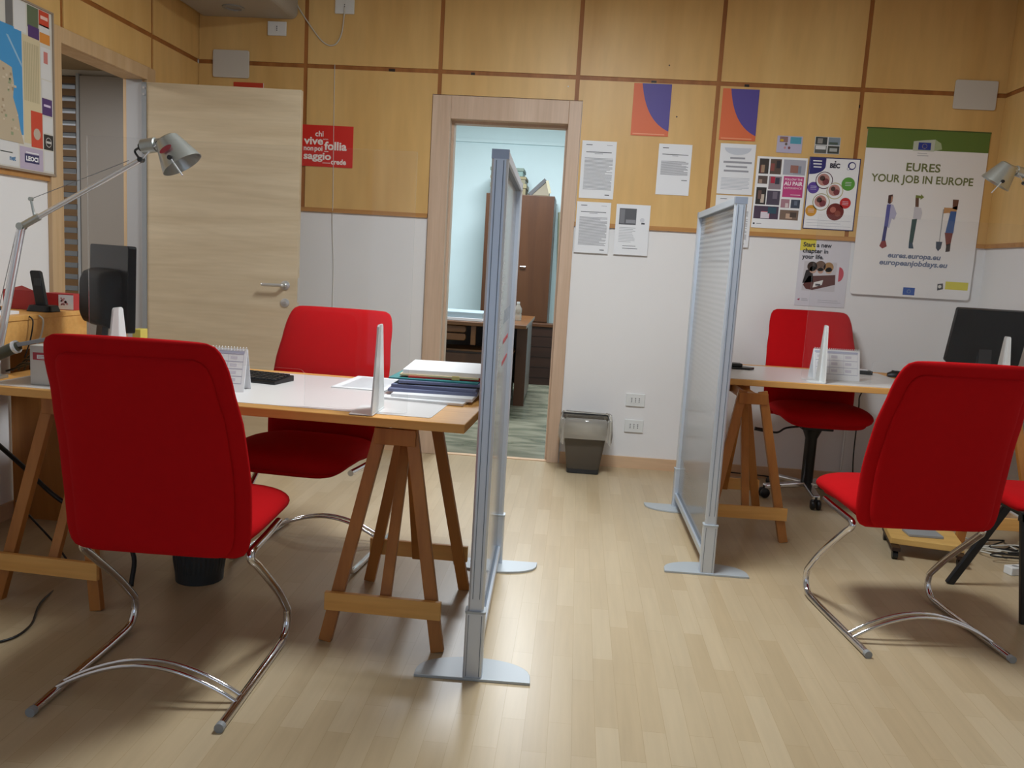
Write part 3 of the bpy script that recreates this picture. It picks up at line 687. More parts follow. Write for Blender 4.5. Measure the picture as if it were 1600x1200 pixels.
# ------------------------------------------------------------------ things on the left desk
def book(name, label, cat, pts, z0, z1, mat, parent=None, group=None):
    o = MB().prism(pts, z0, z1, lambda u, v, w: V(u, v, w)).build(name, mat, parent)
    return tag(o, label, cat, group)
def quad(cx, cy, w, d, a):
    c, s = math.cos(a), math.sin(a); return [(cx+x*c-y*s, cy+x*s+y*c) for x, y in ((-w/2, -d/2), (w/2, -d/2), (w/2, d/2), (-w/2, d/2))]
z = ZD+0.0018
GS = 'papers and folders stacked on the left desk'
stack = [('paper_sheaf', 'loose white papers at the very bottom of the folder stack', 'papers', (-0.515, -2.255, 0.31, 0.42, -0.10), 0.006, 'paper'),
    ('paper_sheaf', 'thicker sheaf of white papers low in the folder stack', 'papers', (-0.500, -2.235, 0.30, 0.40, -0.02), 0.009, 'paper'),
    ('folder', 'slate grey folder lying on the white sheaf in the stack', 'folder', (-0.520, -2.200, 0.33, 0.36, 0.05), 0.008, 'lilacgrey'),
    ('folder', 'slate grey folder in the middle of the stack, under the black one', 'folder', (-0.505, -2.190, 0.32, 0.34, -0.04), 0.009, 'lilacgrey'),
    ('folder', 'black folder sticking out to the right in the stack', 'folder', (-0.470, -2.170, 0.30, 0.33, 0.02), 0.004, 'black'),
    ('folder', 'slate grey folder lying under the teal one in the stack', 'folder', (-0.500, -2.180, 0.31, 0.32, 0.06), 0.007, 'lilacgrey'),
    ('folder', 'teal card folder in the upper part of the stack', 'folder', (-0.515, -2.160, 0.34, 0.33, -0.03), 0.004, 'teal'),
    ('folder', 'red card folder under the top papers of the stack', 'folder', (-0.480, -2.130, 0.31, 0.32, 0.10), 0.005, 'redcard'),
    ('folder', 'cream card folder directly under the top white papers', 'folder', (-0.505, -2.130, 0.30, 0.33, 0.02), 0.005, 'cream'),
    ('paper_sheaf', 'white printed papers on top of the folder stack', 'papers', (-0.500, -2.120, 0.30, 0.33, 0.05), 0.012, 'paper')]
zz = z
for n_, lab, cat, (cx, cy, w_, d_, a), h, mk in stack:
    h *= 1.35; book(n_, lab, cat, quad(cx, cy, w_, d_, a), zz+0.0002, zz+h, M[mk], group=GS); zz += h
# binder clip on the red folder
tag(MB().prism([(0, 0), (0.03, 0), (0.028, 0.014), (0.002, 0.014)], 0, 0.012, lambda u, v, w: V(-0.452+u, -2.300-w*0.6, zz-0.026+v)).build('binder_clip', C('#d8c27a')), 'small yellow clip on the front edge of the folder stack', 'clip')
sh = Sheet(lambda u, v, w: Matrix.Rotation(-0.06, 4, 'Z') @ V(u, v, w)+V(-0.925, -2.27, z), 0.215, 0.335, M['paper'], 0.004)
sh.lines(0.03, 0.19, 0.30, 0.03, 22, M['ink'], 0.003)
tag(sh.done('printed_form'), 'stapled printed form lying on the left mat beside the folder stack', 'papers')
# spiral desk calendar
def desk_calendar(label, loc, rz, w, h, weeks):
    t = thing('desk_calendar', label, 'calendar', loc, rz); lean = 0.30
    base = 2*h*math.sin(lean)*0.9
    mb = MB(); mb.prism([(-base/2, 0), (0, h*math.cos(lean)), (base/2, 0), (base/2-0.003, 0), (0, h*math.cos(lean)-0.006), (-base/2+0.003, 0)], -w/2, w/2, lambda u, v, q: V(q, u, v)); mb.build('stand', M['paper2'], t)
    d = V(0, base/2, h*math.cos(lean)).normalized()
    fn = lambda u, v, q: V(-w/2+u, -base/2-0.0022, 0.0)+d*v+V(0, -d.z, d.y)*q
    s = Sheet(fn, w, h*0.99, M['paper'], 0.0008)
    s.rect(0.006, h*0.88, w-0.01, h*0.94, C('#b9bcd0'))
    for k in range(weeks+1): s.rect(0.012, h*(0.18+0.68*k/weeks), w-0.012, h*(0.18+0.68*k/weeks)+0.0022, C('#a3a3b8'))
    for k in range(4): s.rect(0.012+(w-0.024)*k/3-0.0006, h*0.18, 0.012+(w-0.024)*k/3+0.0006, h*0.86, C('#b9b9c8'))
    for k in range(weeks):
        for q in range(3): s.rect(0.02+(w-0.024)*q/3, h*(0.18+0.68*(k+0.35)/weeks), 0.02+(w-0.024)*(q+0.45)/3, h*(0.18+0.68*(k+0.75)/weeks), C('#d3cfd8'))
    s.done('page', t)
    mb = MB()
    for k in range(int(w/0.011)):
        x = -w/2+0.008+k*0.011; mb.tube([V(x+0.0*j, 0.006*math.cos(2*PI*j/8), h*math.cos(lean)+0.001+0.006*math.sin(2*PI*j/8)) for j in range(9)], 0.0011, 5)
    mb.build('spiral_binding', M['whiteplastic'], t)
    return t
desk_calendar('white spiral desk calendar on the left desk, partly behind the red chair back', (-1.272, -2.475, z), math.radians(3), 0.19, 0.158, 4)
# keyboard
kb = thing('keyboard', 'black computer keyboard on the left white mat', 'keyboard', (-1.325, -2.195, z), math.radians(-12))
MB().prism([(-0.07, 0), (0.07, 0), (0.07, 0.022), (0.058, 0.024), (-0.065, 0.012), (-0.07, 0.009)], -0.21, 0.21, lambda u, v, q: V(q, u, v)).build('case', M['black'], kb, bevel=0.002)
mb = MB()
for r_ in range(5):
    for k in range(17):
        y = -0.05+r_*0.022; x = -0.195+k*0.0235; zb = 0.0125+0.0022*r_*1.05+0.001; mb.box(x, x+0.019, y, y+0.017, zb, zb+0.006)
mb.build('keys', M['darkgrey'], kb)
# monitor at the far left end of the left desk, seen from behind
def monitor(label, loc, rz, w, h, tilt, zb, back=True, gloss=True):
    t = thing('monitor', label, 'monitor', loc, rz)        # screen faces local +y, back towards -y
    Tm = Matrix.Translation((0, 0, zb)) @ Matrix.Rotation(tilt, 4, 'X')
    mb = MB(); mb.prism(rounded(-w/2, w/2, 0, h, 0.012, 4), -0.016, 0.016, lambda u, v, q: Tm @ V(u, q, v)); mb.build('screen_housing', M['blackgloss'] if gloss else M['black'], t, bevel=0.003)
    MB().box(-w/2+0.015, w/2-0.015, 0.0162, 0.0168, 0.018, h-0.015, mtx=Tm).build('display', M['darkgrey'], t)
    if back:
        mb = MB(); rows = []
        for q, sc_ in ((-0.016, 1.0), (-0.045, 0.97), (-0.075, 0.86), (-0.088, 0.7)):
            rows.append([Tm @ V(u*sc_, q, h*0.38+(v)*sc_) for u, v in rounded(-w*0.36, w*0.36, -h*0.36, h*0.34, 0.05, 5)])
        R = mb.grid(rows, closed=True); mb._face(R[-1]); mb.build('rear_hump', plain('charcoal_plastic', '#15181a', 0.5, spec=0.2), t, smooth=True, auto=40)
    mb = MB(); mb.bar(V(0, -0.05, 0.01), V(0, -0.022, zb+h*0.35), 0.07, 0.025, (1, 0, 0)); mb.build('neck', M['black'], t, bevel=0.004)
    MB().prism([(0.13*math.cos(2*PI*k/28), -0.02+0.09*math.sin(2*PI*k/28)) for k in range(28)], 0.0, 0.012, lambda u, v, q: V(u, v, q)).build('base', M['black'], t, bevel=0.003)
    return t
monitor('black monitor seen from behind at the far left end of the left desk', (-1.845, -2.20, z), math.radians(-42), 0.43, 0.33, -0.02, 0.165, gloss=True)
# white carton with a red label, left end of the desk
cb = thing('carton', 'white carton with a red label strip, at the left end of the left desk', 'box', (-1.775, -2.57, z), math.radians(-3))
MB().box(-0.105, 0.105, -0.09, 0.09, 0.0, 0.138).build('body', M['offwhite'], cb, bevel=0.002)
s = Sheet(lambda u, v, q: V(-0.093+u, -0.0904-q, 0.088+v), 0.15, 0.026, C('#a83440'), 0.0006); s.rect(0.016, 0.004, 0.10, 0.018, M['paper']); s.lines(0.02, 0.09, 0.014, 0.008, 2, C('#a83440'), 0.002); s.done('label_strip', cb)
# yellow note holder and white screen foot belong to the far end; a small yellow pad
tag(MB().box(-1.875, -1.838, -1.985, -1.925, z, z+0.145).build('note_block', C('#d9c65a'), None, bevel=0.002), 'yellow note block at the back of the left desk, just above the red chair top', 'note block')
# desk lamp, left
def desk_lamp(label, base, elbow, tip, rimc, axis, clampdir=1, red=True):
    t = thing('desk_lamp', label, 'desk lamp', base)
    b = Vector(base)
    mb = MB(); mb.box(b.x-0.03, b.x+0.03, b.y-0.03, b.y+0.03, b.z, b.z+0.012); mb.box(b.x-0.03, b.x-0.018, b.y-0.03, b.y+0.03, b.z-0.06, b.z) if False else None
    mb.lathe([(0.018, 0.012), (0.018, 0.05), (0.012, 0.06)], 16, mtx=Matrix.Translation(b)); mb.build('clamp', M['lamp_alu'], t, world=True, bevel=0.002)
    e, tp = Vector(elbow), Vector(tip)
    d1_ = (e-b).normalized(); d2_ = (tp-e).normalized()
    MB().tube([b+V(0, 0, 0.03), e-d1_*0.0], 0.0135, 14).build('lower_arm', M['polished'], t, world=True, smooth=True, auto=60)
    ua = MB().tube([e+d2_*0.02, tp], 0.0088, 14).build('upper_arm', M['polished'], t, world=True, smooth=True, auto=60)
    mb = MB(); mb.tube([e+V(0, -0.014, 0), e+V(0, 0.014, 0)], 0.013, 16); mb.tube([e, e+d2_*0.075], 0.0125, 14)
    k1 = e+d2_*0.06+V(-0.004, 0, 0.004); k2 = k1+V(-0.012 if d2_.x > 0 else 0.012, 0, 0.062); mb.tube([k1, k2], 0.0045, 10); mb.tube([k2+V(0, -0.006, 0), k2+V(0, 0.006, 0)], 0.007, 12)
    mb.build('elbow_joint', M['lamp_alu'], t, world=True, smooth=True, auto=50)
    MB().tube([k2, tp-d2_*0.05+V(0, 0, 0.02)], 0.0012, 6).build('tension_wire', M['greyplastic'], t, world=True)
    MB().tube([b+V(-0.02 if d2_.x > 0 else .02, 0, 0.1), e+V(-0.02 if d2_.x > 0 else .02, 0, -0.02)], 0.0012, 6).build('tension_wire', M['greyplastic'], t, world=True)
    ax = Vector(axis).normalized(); rc = Vector(rimc); Q = Matrix.Translation(rc) @ ax.to_track_quat('Z', 'Y').to_matrix().to_4x4()
    prof = [(0.0715, 0.0), (0.068, -0.012), (0.040, -0.098), (0.030, -0.104), (0.001, -0.105)]
    inner = [(0.069, 0.0), (0.066, -0.012), (0.038, -0.094), (0.001, -0.096)]
    mb = MB(); mb.lathe(prof, 36, mtx=Q); mb.lathe(inner, 36, mtx=Q); mb.lathe([(0.069, 0.0), (0.0715, 0.0)], 36, mtx=Q)
    shd = mb.build('lamp_shade', M['lamp_alu'], t, world=True, smooth=True, auto=35)
    topc = rc-ax*0.085
    so = MB(); sd = (tp+V(0, 0, 0.042)-topc).normalized(); so.tube([topc+sd*0.01, topc+sd*0.045, topc+sd*0.047, topc+sd*0.095], [0.020, 0.020, 0.025, 0.025], 18)
    so.build('socket', M['lamp_alu'], t, world=True, smooth=True, auto=40)
    mb = MB(); q = topc+sd*0.095; mb.tube([q, q+sd*0.012], 0.013, 12); mb.tube(bez([q+sd*0.012, q+sd*0.03+V(0, 0, -0.012), tp+V(0, 0, -0.005), tp-d2_*0.02], 5), 0.004, 8)
    mb.tube([tp+V(0, -0.011, 0), tp+V(0, 0.011, 0)], 0.009, 12); f = topc+sd*0.03+V(0, -0.024, 0); mb.tube([f, f+V(0, 0.006, 0)], 0.007, 12); mb.build('pivot', M['black'], t, world=True, smooth=True, auto=50)
    MB().tube([tp, topc+sd*0.03+V(0, -0.022, 0)], 0.0028, 8).build('link_rod', M['polished'], t, world=True)
    side = V(0, -1, 0); side = (side-ax*side.dot(ax)).normalized(); hb = rc-ax*0.02+side*0.062-ax.cross(side)*0.0
    hr = MB(); hr.tube([hb, hb+side*0.012], 0.008, 12); hr.build('knob', M['black'], t, world=True)
    dn = V(0.62 if ax.x > 0 else -.62, -0.1, -0.75).normalized(); MB().tube([hb+side*0.006, hb+side*0.006+dn*0.075], 0.0026, 8).build('lever_rod', M['polished'], t, world=True)
    if red:
        mb = MB(); c_ = rc-ax*0.052+side*0.0575; a_ = ax.cross(side); nrm = (side*0.97-ax*0.28).normalized(); lg = (ax+nrm*0.0); lg = (lg-nrm*lg.dot(nrm)).normalized(); cr_ = nrm.cross(lg)
        mb._face([mb.bm.verts.new(c_+nrm*0.004+lg*0.010*math.cos(2*PI*k/20)+cr_*0.024*math.sin(2*PI*k/20)) for k in range(20)])
        mb.build('red_label', C('#b02a3c'), t, world=True)
    return t
desk_lamp('silver articulated desk lamp at the left, its shade in front of the open door', (-2.07, -2.575, ZD), (-1.957, -2.575, 1.306), (-1.522, -2.575, 1.555), (-1.374, -2.578, 1.545), (0.56, 0.02, -0.83))
desk_lamp('silver articulated desk lamp at the right edge, its shade beside the job poster', (2.325, -0.995, ZD), (2.42, -1.05, 1.50), (2.10, -1.10, 1.80), (1.962, -1.105, 1.790), (-0.46, 0.22, -0.86), red=False)
# folded metal arm lying over the carton
fa = thing('folded_metal_arm', 'dark grey jointed metal arm lying over the white carton at the left edge', 'tool', (-1.93, -2.68, z+0.11))
MB().tube([V(-2.13, -2.70, 0.800), V(-2.02, -2.69, 0.842)], 0.022, 16).build('sleeve', M['darkgrey'], fa, world=True, smooth=True, auto=50)
MB().tube([V(-2.055, -2.694, 0.829), V(-2.005, -2.69, 0.848), V(-1.925, -2.68, 0.890), V(-1.905, -2.68, 0.898)], [0.019, 0.021, 0.020, 0.015], 16).build('barrel', plain('olive_grey_metal', '#5a5a4e', 0.35, metal=0.7), fa, world=True, smooth=True, auto=50)
MB().tube([V(-1.922, -2.68, 0.891), V(-1.912, -2.68, 0.895)], 0.023, 16).build('collar', M['polished'], fa, world=True, smooth=True, auto=50)
MB().bar(V(-1.91, -2.68, 0.901), V(-1.76, -2.66, 0.938), 0.020, 0.014, (0, 1, 0)).build('blade', M['greyplastic'], fa, world=True, bevel=0.002)
MB().bar(V(-2.115, -2.7245, 0.803), V(-2.06, -2.717, 0.824), 0.014, 0.002, (0, 0.2, 1)).build('white_tag', M['paper'], fa, world=True)
# cable tangle behind the carton
mb = MB()
for k in range(5):
    y = -2.60+0.02*k; mb.tube(bez([V(-2.115+0.01*k, y+0.15, z+0.006), V(-2.04, y+0.12, z+0.03+0.012*k), V(-1.97, y+0.1, z+0.05-0.008*k), V(-1.90, y+0.1, z+0.03+0.008*k)], 5), 0.004, 7)
tag(mb.build('cable_tangle', M['black'], None, smooth=True), 'tangle of thin black cables behind the white carton, left edge', 'cable')['kind'] = 'stuff'

# ------------------------------------------------------------------ side counter at the left wall
sc_ = thing('side_counter', 'high wooden side counter with a thick apron along the left wall', 'counter', (-2.33, -2.25, 0))
XE = -2.15
MB().box(XL+0.016, XE, -2.85, -1.85, 0.945, 0.965).build('counter_top', M['pine'], sc_, world=True, bevel=0.002)
MB().box(XE-0.024, XE-0.004, -2.85, -1.855, 0.83, 0.945).build('apron', M['pine'], sc_, world=True)
for y in (-2.83, -1.88): MB().box(XL+0.016, XE-0.026, y-0.012, y+0.012, 0, 0.945).build('side_panel', M['pine_leg'], sc_, world=True)
zc = 0.9652
ph = thing('cordless_phone', 'black cordless phone standing in its charging cradle on the side counter', 'telephone', (-2.215, -2.065, zc))
MB().prism(rounded(-0.055, 0.055, -0.045, 0.045, 0.02, 4), 0.0, 0.026, lambda u, v, q: V(u*(1-q*6), v*(1-q*6), q)).build('cradle', M['black'], ph, bevel=0.003)
hs_ = MB().prism(rounded(-0.022, 0.022, 0, 0.155, 0.010, 4), -0.012, 0.012, lambda u, v, q: V(u-0.012-v*0.16, q+0.012-v*0.02, 0.012+v)).build('handset', M['black'], ph, bevel=0.004)
MB().box(-0.037, -0.008, -0.006, -0.0035, 0.105, 0.135).build('phone_display', M['darkgrey'], hs_)
def red_box(label, x0, x1, y0, y1, z0, h, rz=0.0, white_front=False):
    t = thing('red_box', label, 'box', ((x0+x1)/2, (y0+y1)/2, z0), rz, 'red cardboard boxes on the side counter')
    a, b = (x1-x0)/2, (y1-y0)/2
    MB().box(-a, a, -b, b, 0, h).build('body', C('#b32f30'), t, bevel=0.0015)
    if white_front:
        s = Sheet(lambda u, v, q: V(-a+0.062+u, -b-q-0.0002, 0.003+v), 2*a-0.063, h-0.008, M['paper'], 0.0006); w_ = 2*a-0.063
        for k in range(14): s.disc(w_*0.42+random.uniform(-.017, .017), h*0.5+random.uniform(-.017, .017), random.uniform(.003, .006), C('#c98a8c'))
        s.done('white_panel', t)
    else: MB().prism([(-a, h), (a, h), (a*0.2, h+0.02), (-a*0.5, h+0.006)], -b, -b+0.002, lambda u, v, q: V(u, q, v)).build('lid_flap', C('#c4504e'), t)
    return t
red_box('red box with a white printed front, right one beside the cordless phone', -2.287, -2.158, -1.945, -1.875, zc, 0.070, 0.0, True)
red_box('red box with a raised lid flap, behind the cordless phone', -2.41, -2.27, -2.04, -1.99, zc, 0.080, 0.0, False)
tag(MB().box(-2.345, -2.20, -2.58, -2.245, zc, zc+0.012).build('paper_pile', M['paper2']), 'low pile of grey white papers on the side counter beside the phone', 'papers')
tag(MB().box(-2.36, -2.255, -2.40, -2.27, zc+0.0122, zc+0.028).build('notebook', M['darkgrey'], None, bevel=0.002), 'dark notebook lying on the papers on the side counter', 'notebook')
tag(MB().tube(bez([V(-2.148, -2.20, 0.960), V(-2.130, -2.20, 0.94), V(-2.128, -2.22, 0.88), V(-2.135, -2.26, 0.82)], 6), 0.0035, 8).build('white_cable', M['cablewhite'], None, smooth=True), 'white cable hanging over the front of the side counter', 'cable')
tag(MB().tube(bez([V(-2.148, -2.26, 0.960), V(-2.133, -2.26, 0.94), V(-2.132, -2.28, 0.87), V(-2.138, -2.31, 0.80)], 6), 0.0028, 8).build('black_cable', M['black'], None, smooth=True), 'black cable hanging over the front of the side counter', 'cable')

# ------------------------------------------------------------------ things on the right desk
z2 = ZD+0.0018
desk_calendar('white desk calendar on the right desk, behind the white screen foot', (1.395, -0.82, z2), math.radians(3), 0.245, 0.165, 3)
bk = MB().prism([(0, 0), (0.125, 0.0), (0.16, 0.05), (0.10, 0.10), (0.0, 0.10)], 0, 0.012, lambda u, v, q: V(0.86+u, -0.66+v, z2+q))
bk.prism([(0.0, 0.02), (0.09, 0.03), (0.085, 0.09), (0.0, 0.09)], 0.012, 0.030, lambda u, v, q: V(0.86+u, -0.66+v, z2+q))
tag(bk.build('black_pouch', M['black'], None, bevel=0.004), 'black pouch lying at the left end of the right desk', 'pouch')
stp = thing('stamp_pad', 'small black stamp pad with a white top beside the right calendar', 'stamp pad', (1.665, -0.46, z2))
MB().box(-0.045, 0.045, -0.03, 0.03, 0, 0.022).build('case', M['black'], stp, bevel=0.003)
MB().box(-0.03, 0.02, -0.02, 0.02, 0.0222, 0.026).build('white_top', M['paper2'], stp)
ms = thing('computer_mouse', 'black computer mouse on the right desk beside the red chair top', 'computer mouse', (1.845, -0.50, z2), math.radians(80))
rows = []
for k in range(9):
    tt = k/8; rows.append([V((0.03*math.sin(PI*(0.12+0.76*tt))**0.6)*math.cos(PI*j/10), -0.055+0.11*tt, max(0.0, (0.036*math.sin(PI*(0.10+0.75*tt))**0.7)*math.sin(PI*j/10))) for j in range(11)])
mb = MB(); R = mb.grid(rows); mb._face(R[0]); mb._face(R[-1][::-1]); mb.build('shell', M['black'], ms, smooth=True, auto=60)
MB().box(-0.004, 0.004, 0.02, 0.034, 0.03, 0.036).build('scroll_wheel', M['darkgrey'], ms)
monitor('large glossy black monitor seen from behind on the right desk', (2.195, -0.70, z2), 0.0, 0.385, 0.305, 0.27, 0.125, back=False)
tag(MB().tube(bez([V(1.775, -0.30, 0.70), V(1.765, -0.16, 0.60), V(1.785, -0.10, 0.50), V(1.80, -0.06, 0.2), V(1.82, -0.05, 0.01)], 6), 0.004, 8).build('hanging_cable', M['black'], None, smooth=True), 'black cable hanging from the right desk beside the swivel chair', 'cable')
tag(MB().tube([V(1.745, -0.022, 0.74), V(1.745, -0.022, 0.09)], 0.006, 8).build('white_rod', M['whiteplastic'], None), 'thin white vertical cable duct on the wall behind the swivel chair', 'cable duct')
# wheeled board under the right desk
dl = thing('computer_trolley', 'low yellow wooden trolley on dark castors under the right desk', 'trolley', (1.74, -1.36, 0), math.radians(-12))
MB().box(-0.16, 0.16, -0.10, 0.16, 0.062, 0.092).build('platform', M['yellowboard'], dl, bevel=0.003)
for sx in (-1, 1):
    MB().box(sx*0.14-0.018, sx*0.14+0.018, -0.16, 0.2, 0.045, 0.062).build('runner', M['darkwood'], dl)
    for sy in (-0.13, 0.17): MB().tube([V(sx*0.14-0.012, sy, 0.0225), V(sx*0.14+0.012, sy, 0.0225)], 0.0225, 16).build('castor', M['black'], dl, smooth=True, auto=50)
tag(MB().box(1.66, 1.82, -1.39, -1.29, 0.0925, 0.105).build('grey_tray', M['greyplastic'], None, bevel=0.002), 'flat grey tray lying on the yellow trolley', 'tray')
mb = MB()
rnd = random.Random(5)
for k in range(7):
    a = V(2.06+rnd.uniform(-.04, .12), -1.25+rnd.uniform(-.1, .08), 0.006); pts = [a+V(rnd.uniform(-.12, .16), rnd.uniform(-.08, .08), rnd.uniform(0, .03)) for _ in range(6)]
    mb.tube(bez(pts, 5), 0.004, 6, mat=M['black'] if k % 2 else M['cablewhite'])
tag(mb.build('floor_cables', None, None, smooth=True), 'tangle of black and white cables on the floor beside the trolley', 'cable')['kind'] = 'stuff'
pb = thing('power_strip', 'white power strip on the floor under the right desk, beside the cable tangle', 'power strip', (2.16, -1.52, 0), 0.3)
MB().box(-0.12, 0.12, -0.025, 0.025, 0, 0.038).build('body', M['whiteplastic'], pb, bevel=0.004)
for k in range(4): MB().lathe([(0.016, 0.0382), (0.001, 0.0382)], 14, mtx=Matrix.Translation((-0.08+0.05*k, 0, 0))).build('socket_hole', M['greyplastic'], pb)
tag(MB().tube(bez([V(0.95, -0.03, 0.03), V(1.1, -0.05, 0.03), V(1.3, -0.04, 0.02), V(1.5, -0.12, 0.008), V(1.75, -0.1, 0.006)], 6), 0.004, 8).build('skirting_cable', M['black'], None, smooth=True), 'black cable running along the skirting behind the right desk', 'cable')

# ------------------------------------------------------------------ bins and under-desk things
bn = thing('waste_bin', 'smoky transparent waste bin with a plastic liner beside the back doorway', 'waste bin', (0.105, -0.175, 0))
def ring(hx, hy, r, z, n=5): return [V(u, v, z) for u, v in rounded(-hx, hx, -hy, hy, r, n)]
rows = [ring(0.098+0.045*k/6, 0.085+0.045*k/6, 0.02, 0.006+0.334*k/6) for k in range(7)]
mb = MB(); R = mb.grid(rows, closed=True); mb._face(R[0][::-1]); rows2 = [ring(0.095+0.045*k/6, 0.082+0.045*k/6, 0.02, 0.010+0.330*k/6) for k in range(7)]
mb.grid(rows2, closed=True); mb.build('bin_body', M['smoke'], bn, smooth=True, auto=50)
mb = MB(); mb.grid([ring(0.141, 0.128, .02, .336), ring(0.148, 0.135, .022, .336), ring(0.148, .135, .022, .346), ring(.141, .128, .02, .346), ring(0.141, 0.128, .02, .336)], closed=True); mb.build('rim', M['darkgrey'], bn)
mb = MB(); mb.grid([ring(0.100, 0.088, .02, .004), ring(0.102, 0.090, .02, .03)], closed=True); mb.prism(rounded(-.099, .099, -.087, .087, .02, 5), 0.002, 0.006, lambda u, v, q: V(u, v, q)); mb.build('bottom', M['darkgrey'], bn)
rnd = random.Random(2); N = 48; rows = []
for k, (o_, zz_) in enumerate(((-0.012, 0.25), (-0.006, 0.33), (0.004, 0.356), (0.012, 0.345), (0.016, 0.30), (0.018, 0.25), (0.016, 0.215))):
    row = []; base = rounded(-0.146, 0.146, -0.133, 0.133, 0.03, 11)
    for j, (u, v) in enumerate(base):
        l_ = math.hypot(u, v); w_ = 0.006*math.sin(j*1.7+k)+0.004*math.sin(j*0.9)
        tail = 0.035*max(0, math.cos((math.atan2(v, u)-0.1)))**6 if k > 2 else 0
        row.append(V(u*(1+(o_+w_*(k > 2)*0.9+tail)/l_), v*(1+(o_+w_*(k > 2)*0.9+tail)/l_), zz_+(0.018*math.sin(j*0.55)+0.01*math.sin(j*1.3) if k > 4 else 0.004*math.sin(j*1.1))))
    rows.append(row)
mb = MB(); mb.grid(rows, closed=True); mb.build('bin_liner', M['bag'], bn, smooth=True)
b2 = thing('ribbed_bin', 'dark ribbed round waste bin on the floor under the left desk', 'waste bin', (-1.385, -2.40, 0))
rows = []
for k in range(9):
    r_ = 0.088+0.022*k/8; rows.append([V((r_+(0.003 if j % 2 else 0)*(1 < k < 8))*math.cos(2*PI*j/72), (r_+(0.003 if j % 2 else 0)*(1 < k < 8))*math.sin(2*PI*j/72), 0.30*k/8) for j in range(72)])
mb = MB(); R = mb.grid(rows, closed=True); mb._face(R[0][::-1]); mb.build('bin_body', plain('dark_green_grey_plastic', '#2b3032', 0.5), b2)
mb = MB(); mb.lathe([(0.107, 0.298), (0.116, 0.298), (0.116, 0.31), (0.105, 0.31)], 40); mb.build('rim', M['darkgrey'], b2)
mb = MB()
tag(MB().tube(bez([V(-2.02, -2.72, 0.60), V(-1.98, -2.58, 0.45), V(-1.88, -2.50, 0.30), V(-1.72, -2.48, 0.22), V(-1.60, -2.50, 0.12), V(-1.58, -2.55, 0.006)], 7), 0.009, 8).build('thick_black_cable', M['black'], None, smooth=True), 'thick black cable hanging behind the left trestle', 'cable')
tag(MB().tube(bez([V(-2.02, -2.55, 0.30), V(-1.90, -2.42, 0.012), V(-1.80, -2.75, 0.006), V(-1.72, -2.93, 0.006), V(-1.735, -3.05, 0.006), V(-1.90, -3.12, 0.006), V(-2.05, -3.0, 0.006)], 7), 0.004, 8).build('looped_floor_cable', M['black'], None, smooth=True), 'thin black cable looped on the floor at the left edge', 'cable')
tag(MB().tube(bez([V(-1.53, -2.20, 0.70), V(-1.52, -2.2, 0.45), V(-1.51, -2.22, 0.25), V(-1.50, -2.26, 0.01), V(-1.52, -2.32, 0.006)], 7), 0.004, 8).build('thin_black_cable', M['black'], None, smooth=True), 'thin black cable dropping from the left monitor to the floor', 'cable')

# ------------------------------------------------------------------ papers and posters on the back wall
RN = random.Random(11)
def letter(label, x0, z0, w, h, kind):
    s = Sheet(back_fn(x0, z0, -0.0148), w, h, M['paper2'], 0.001)
    if kind == 'letter':
        s.frac(.12, .925, .30, .937, M['inkdark']); s.frac(.72, .928, .88, .935, M['ink'])
        s.frac(.13, .80, .87, .812, M['inkdark']); s.frac(.38, .775, .62, .785, M['ink'])
        s.lines(w*.1, w*.92, h*.70, h*.16, 26, M['ink'], 0.0034, rnd=RN); s.frac(.75, .06, .88, .075, M['inkdark'])
    elif kind == 'short':
        s.frac(.12, .915, .30, .93, M['inkdark']); s.frac(.12, .79, .9, .802, M['inkdark']); s.frac(.42, .765, .6, .775, M['ink'])
        s.lines(w*.1, w*.92, h*.66, h*.40, 14, M['ink'], 0.0034, rnd=RN); s.frac(.75, .29, .92, .302, M['inkdark'])
    elif kind == 'photo':
        s.frac(.10, .60, .60, .92, C('#55555a')); s.frac(.12, .62, .26, .9, C('#77777c'), 2); s.frac(.3, .63, .58, .7, C('#8a8a90'), 2)
        s.disc(w*.78, h*.70, .014, C('#d0d0d6')); s.frac(.76, .62, .86, .65, M['inkdark'])
        s.lines(w*.12, w*.6, h*.54, h*.26, 10, M['ink'], 0.0022, rnd=RN); s.lines(w*.25, w*.7, h*.18, h*.13, 2, M['inkdark'], 0.003)
    elif kind == 'notice':
        s.poly([(w*(.5+.38*math.cos(PI+PI*k/12)), h*(.92+.14*math.sin(PI+PI*k/12))) for k in range(13)], C('#c5c9d2'))
        for k, (a, b, m_) in enumerate(((.3, .72, .018), (.12, .92, .02), (.2, .8, .018), (.15, .85, .018))): s.rect(w*a, h*(.70-.085*k), w*b, h*(.70-.085*k)+m_*.6, M['ink'])
        s.lines(w*.1, w*.9, h*.32, h*.1, 9, C('#b3b6c0'), 0.003, rnd=RN)
    tag(s.done('printed_sheet'), label, 'paper', 'printed sheets pinned to the wall')
letter('upper printed letter beside the right door frame, above the other letter', -0.035, 1.704, 0.213, 0.349, 'letter')
letter('lower printed letter beside the right door frame, half on the white wall', -0.042, 1.367, 0.212, 0.315, 'letter')
letter('printed sheet with a dark photo at its top left, on the panel edge', 0.205, 1.368, 0.211, 0.311, 'photo')
letter('short printed letter under the left orange and purple poster', 0.437, 1.750, 0.203, 0.306, 'short')
letter('notice with large grey lines under the right orange and purple poster', 0.810, 1.774, 0.214, 0.302, 'notice')
letter('printed sheet partly hidden behind the top of the far partition', 0.810, 1.455, 0.222, 0.311, 'letter')
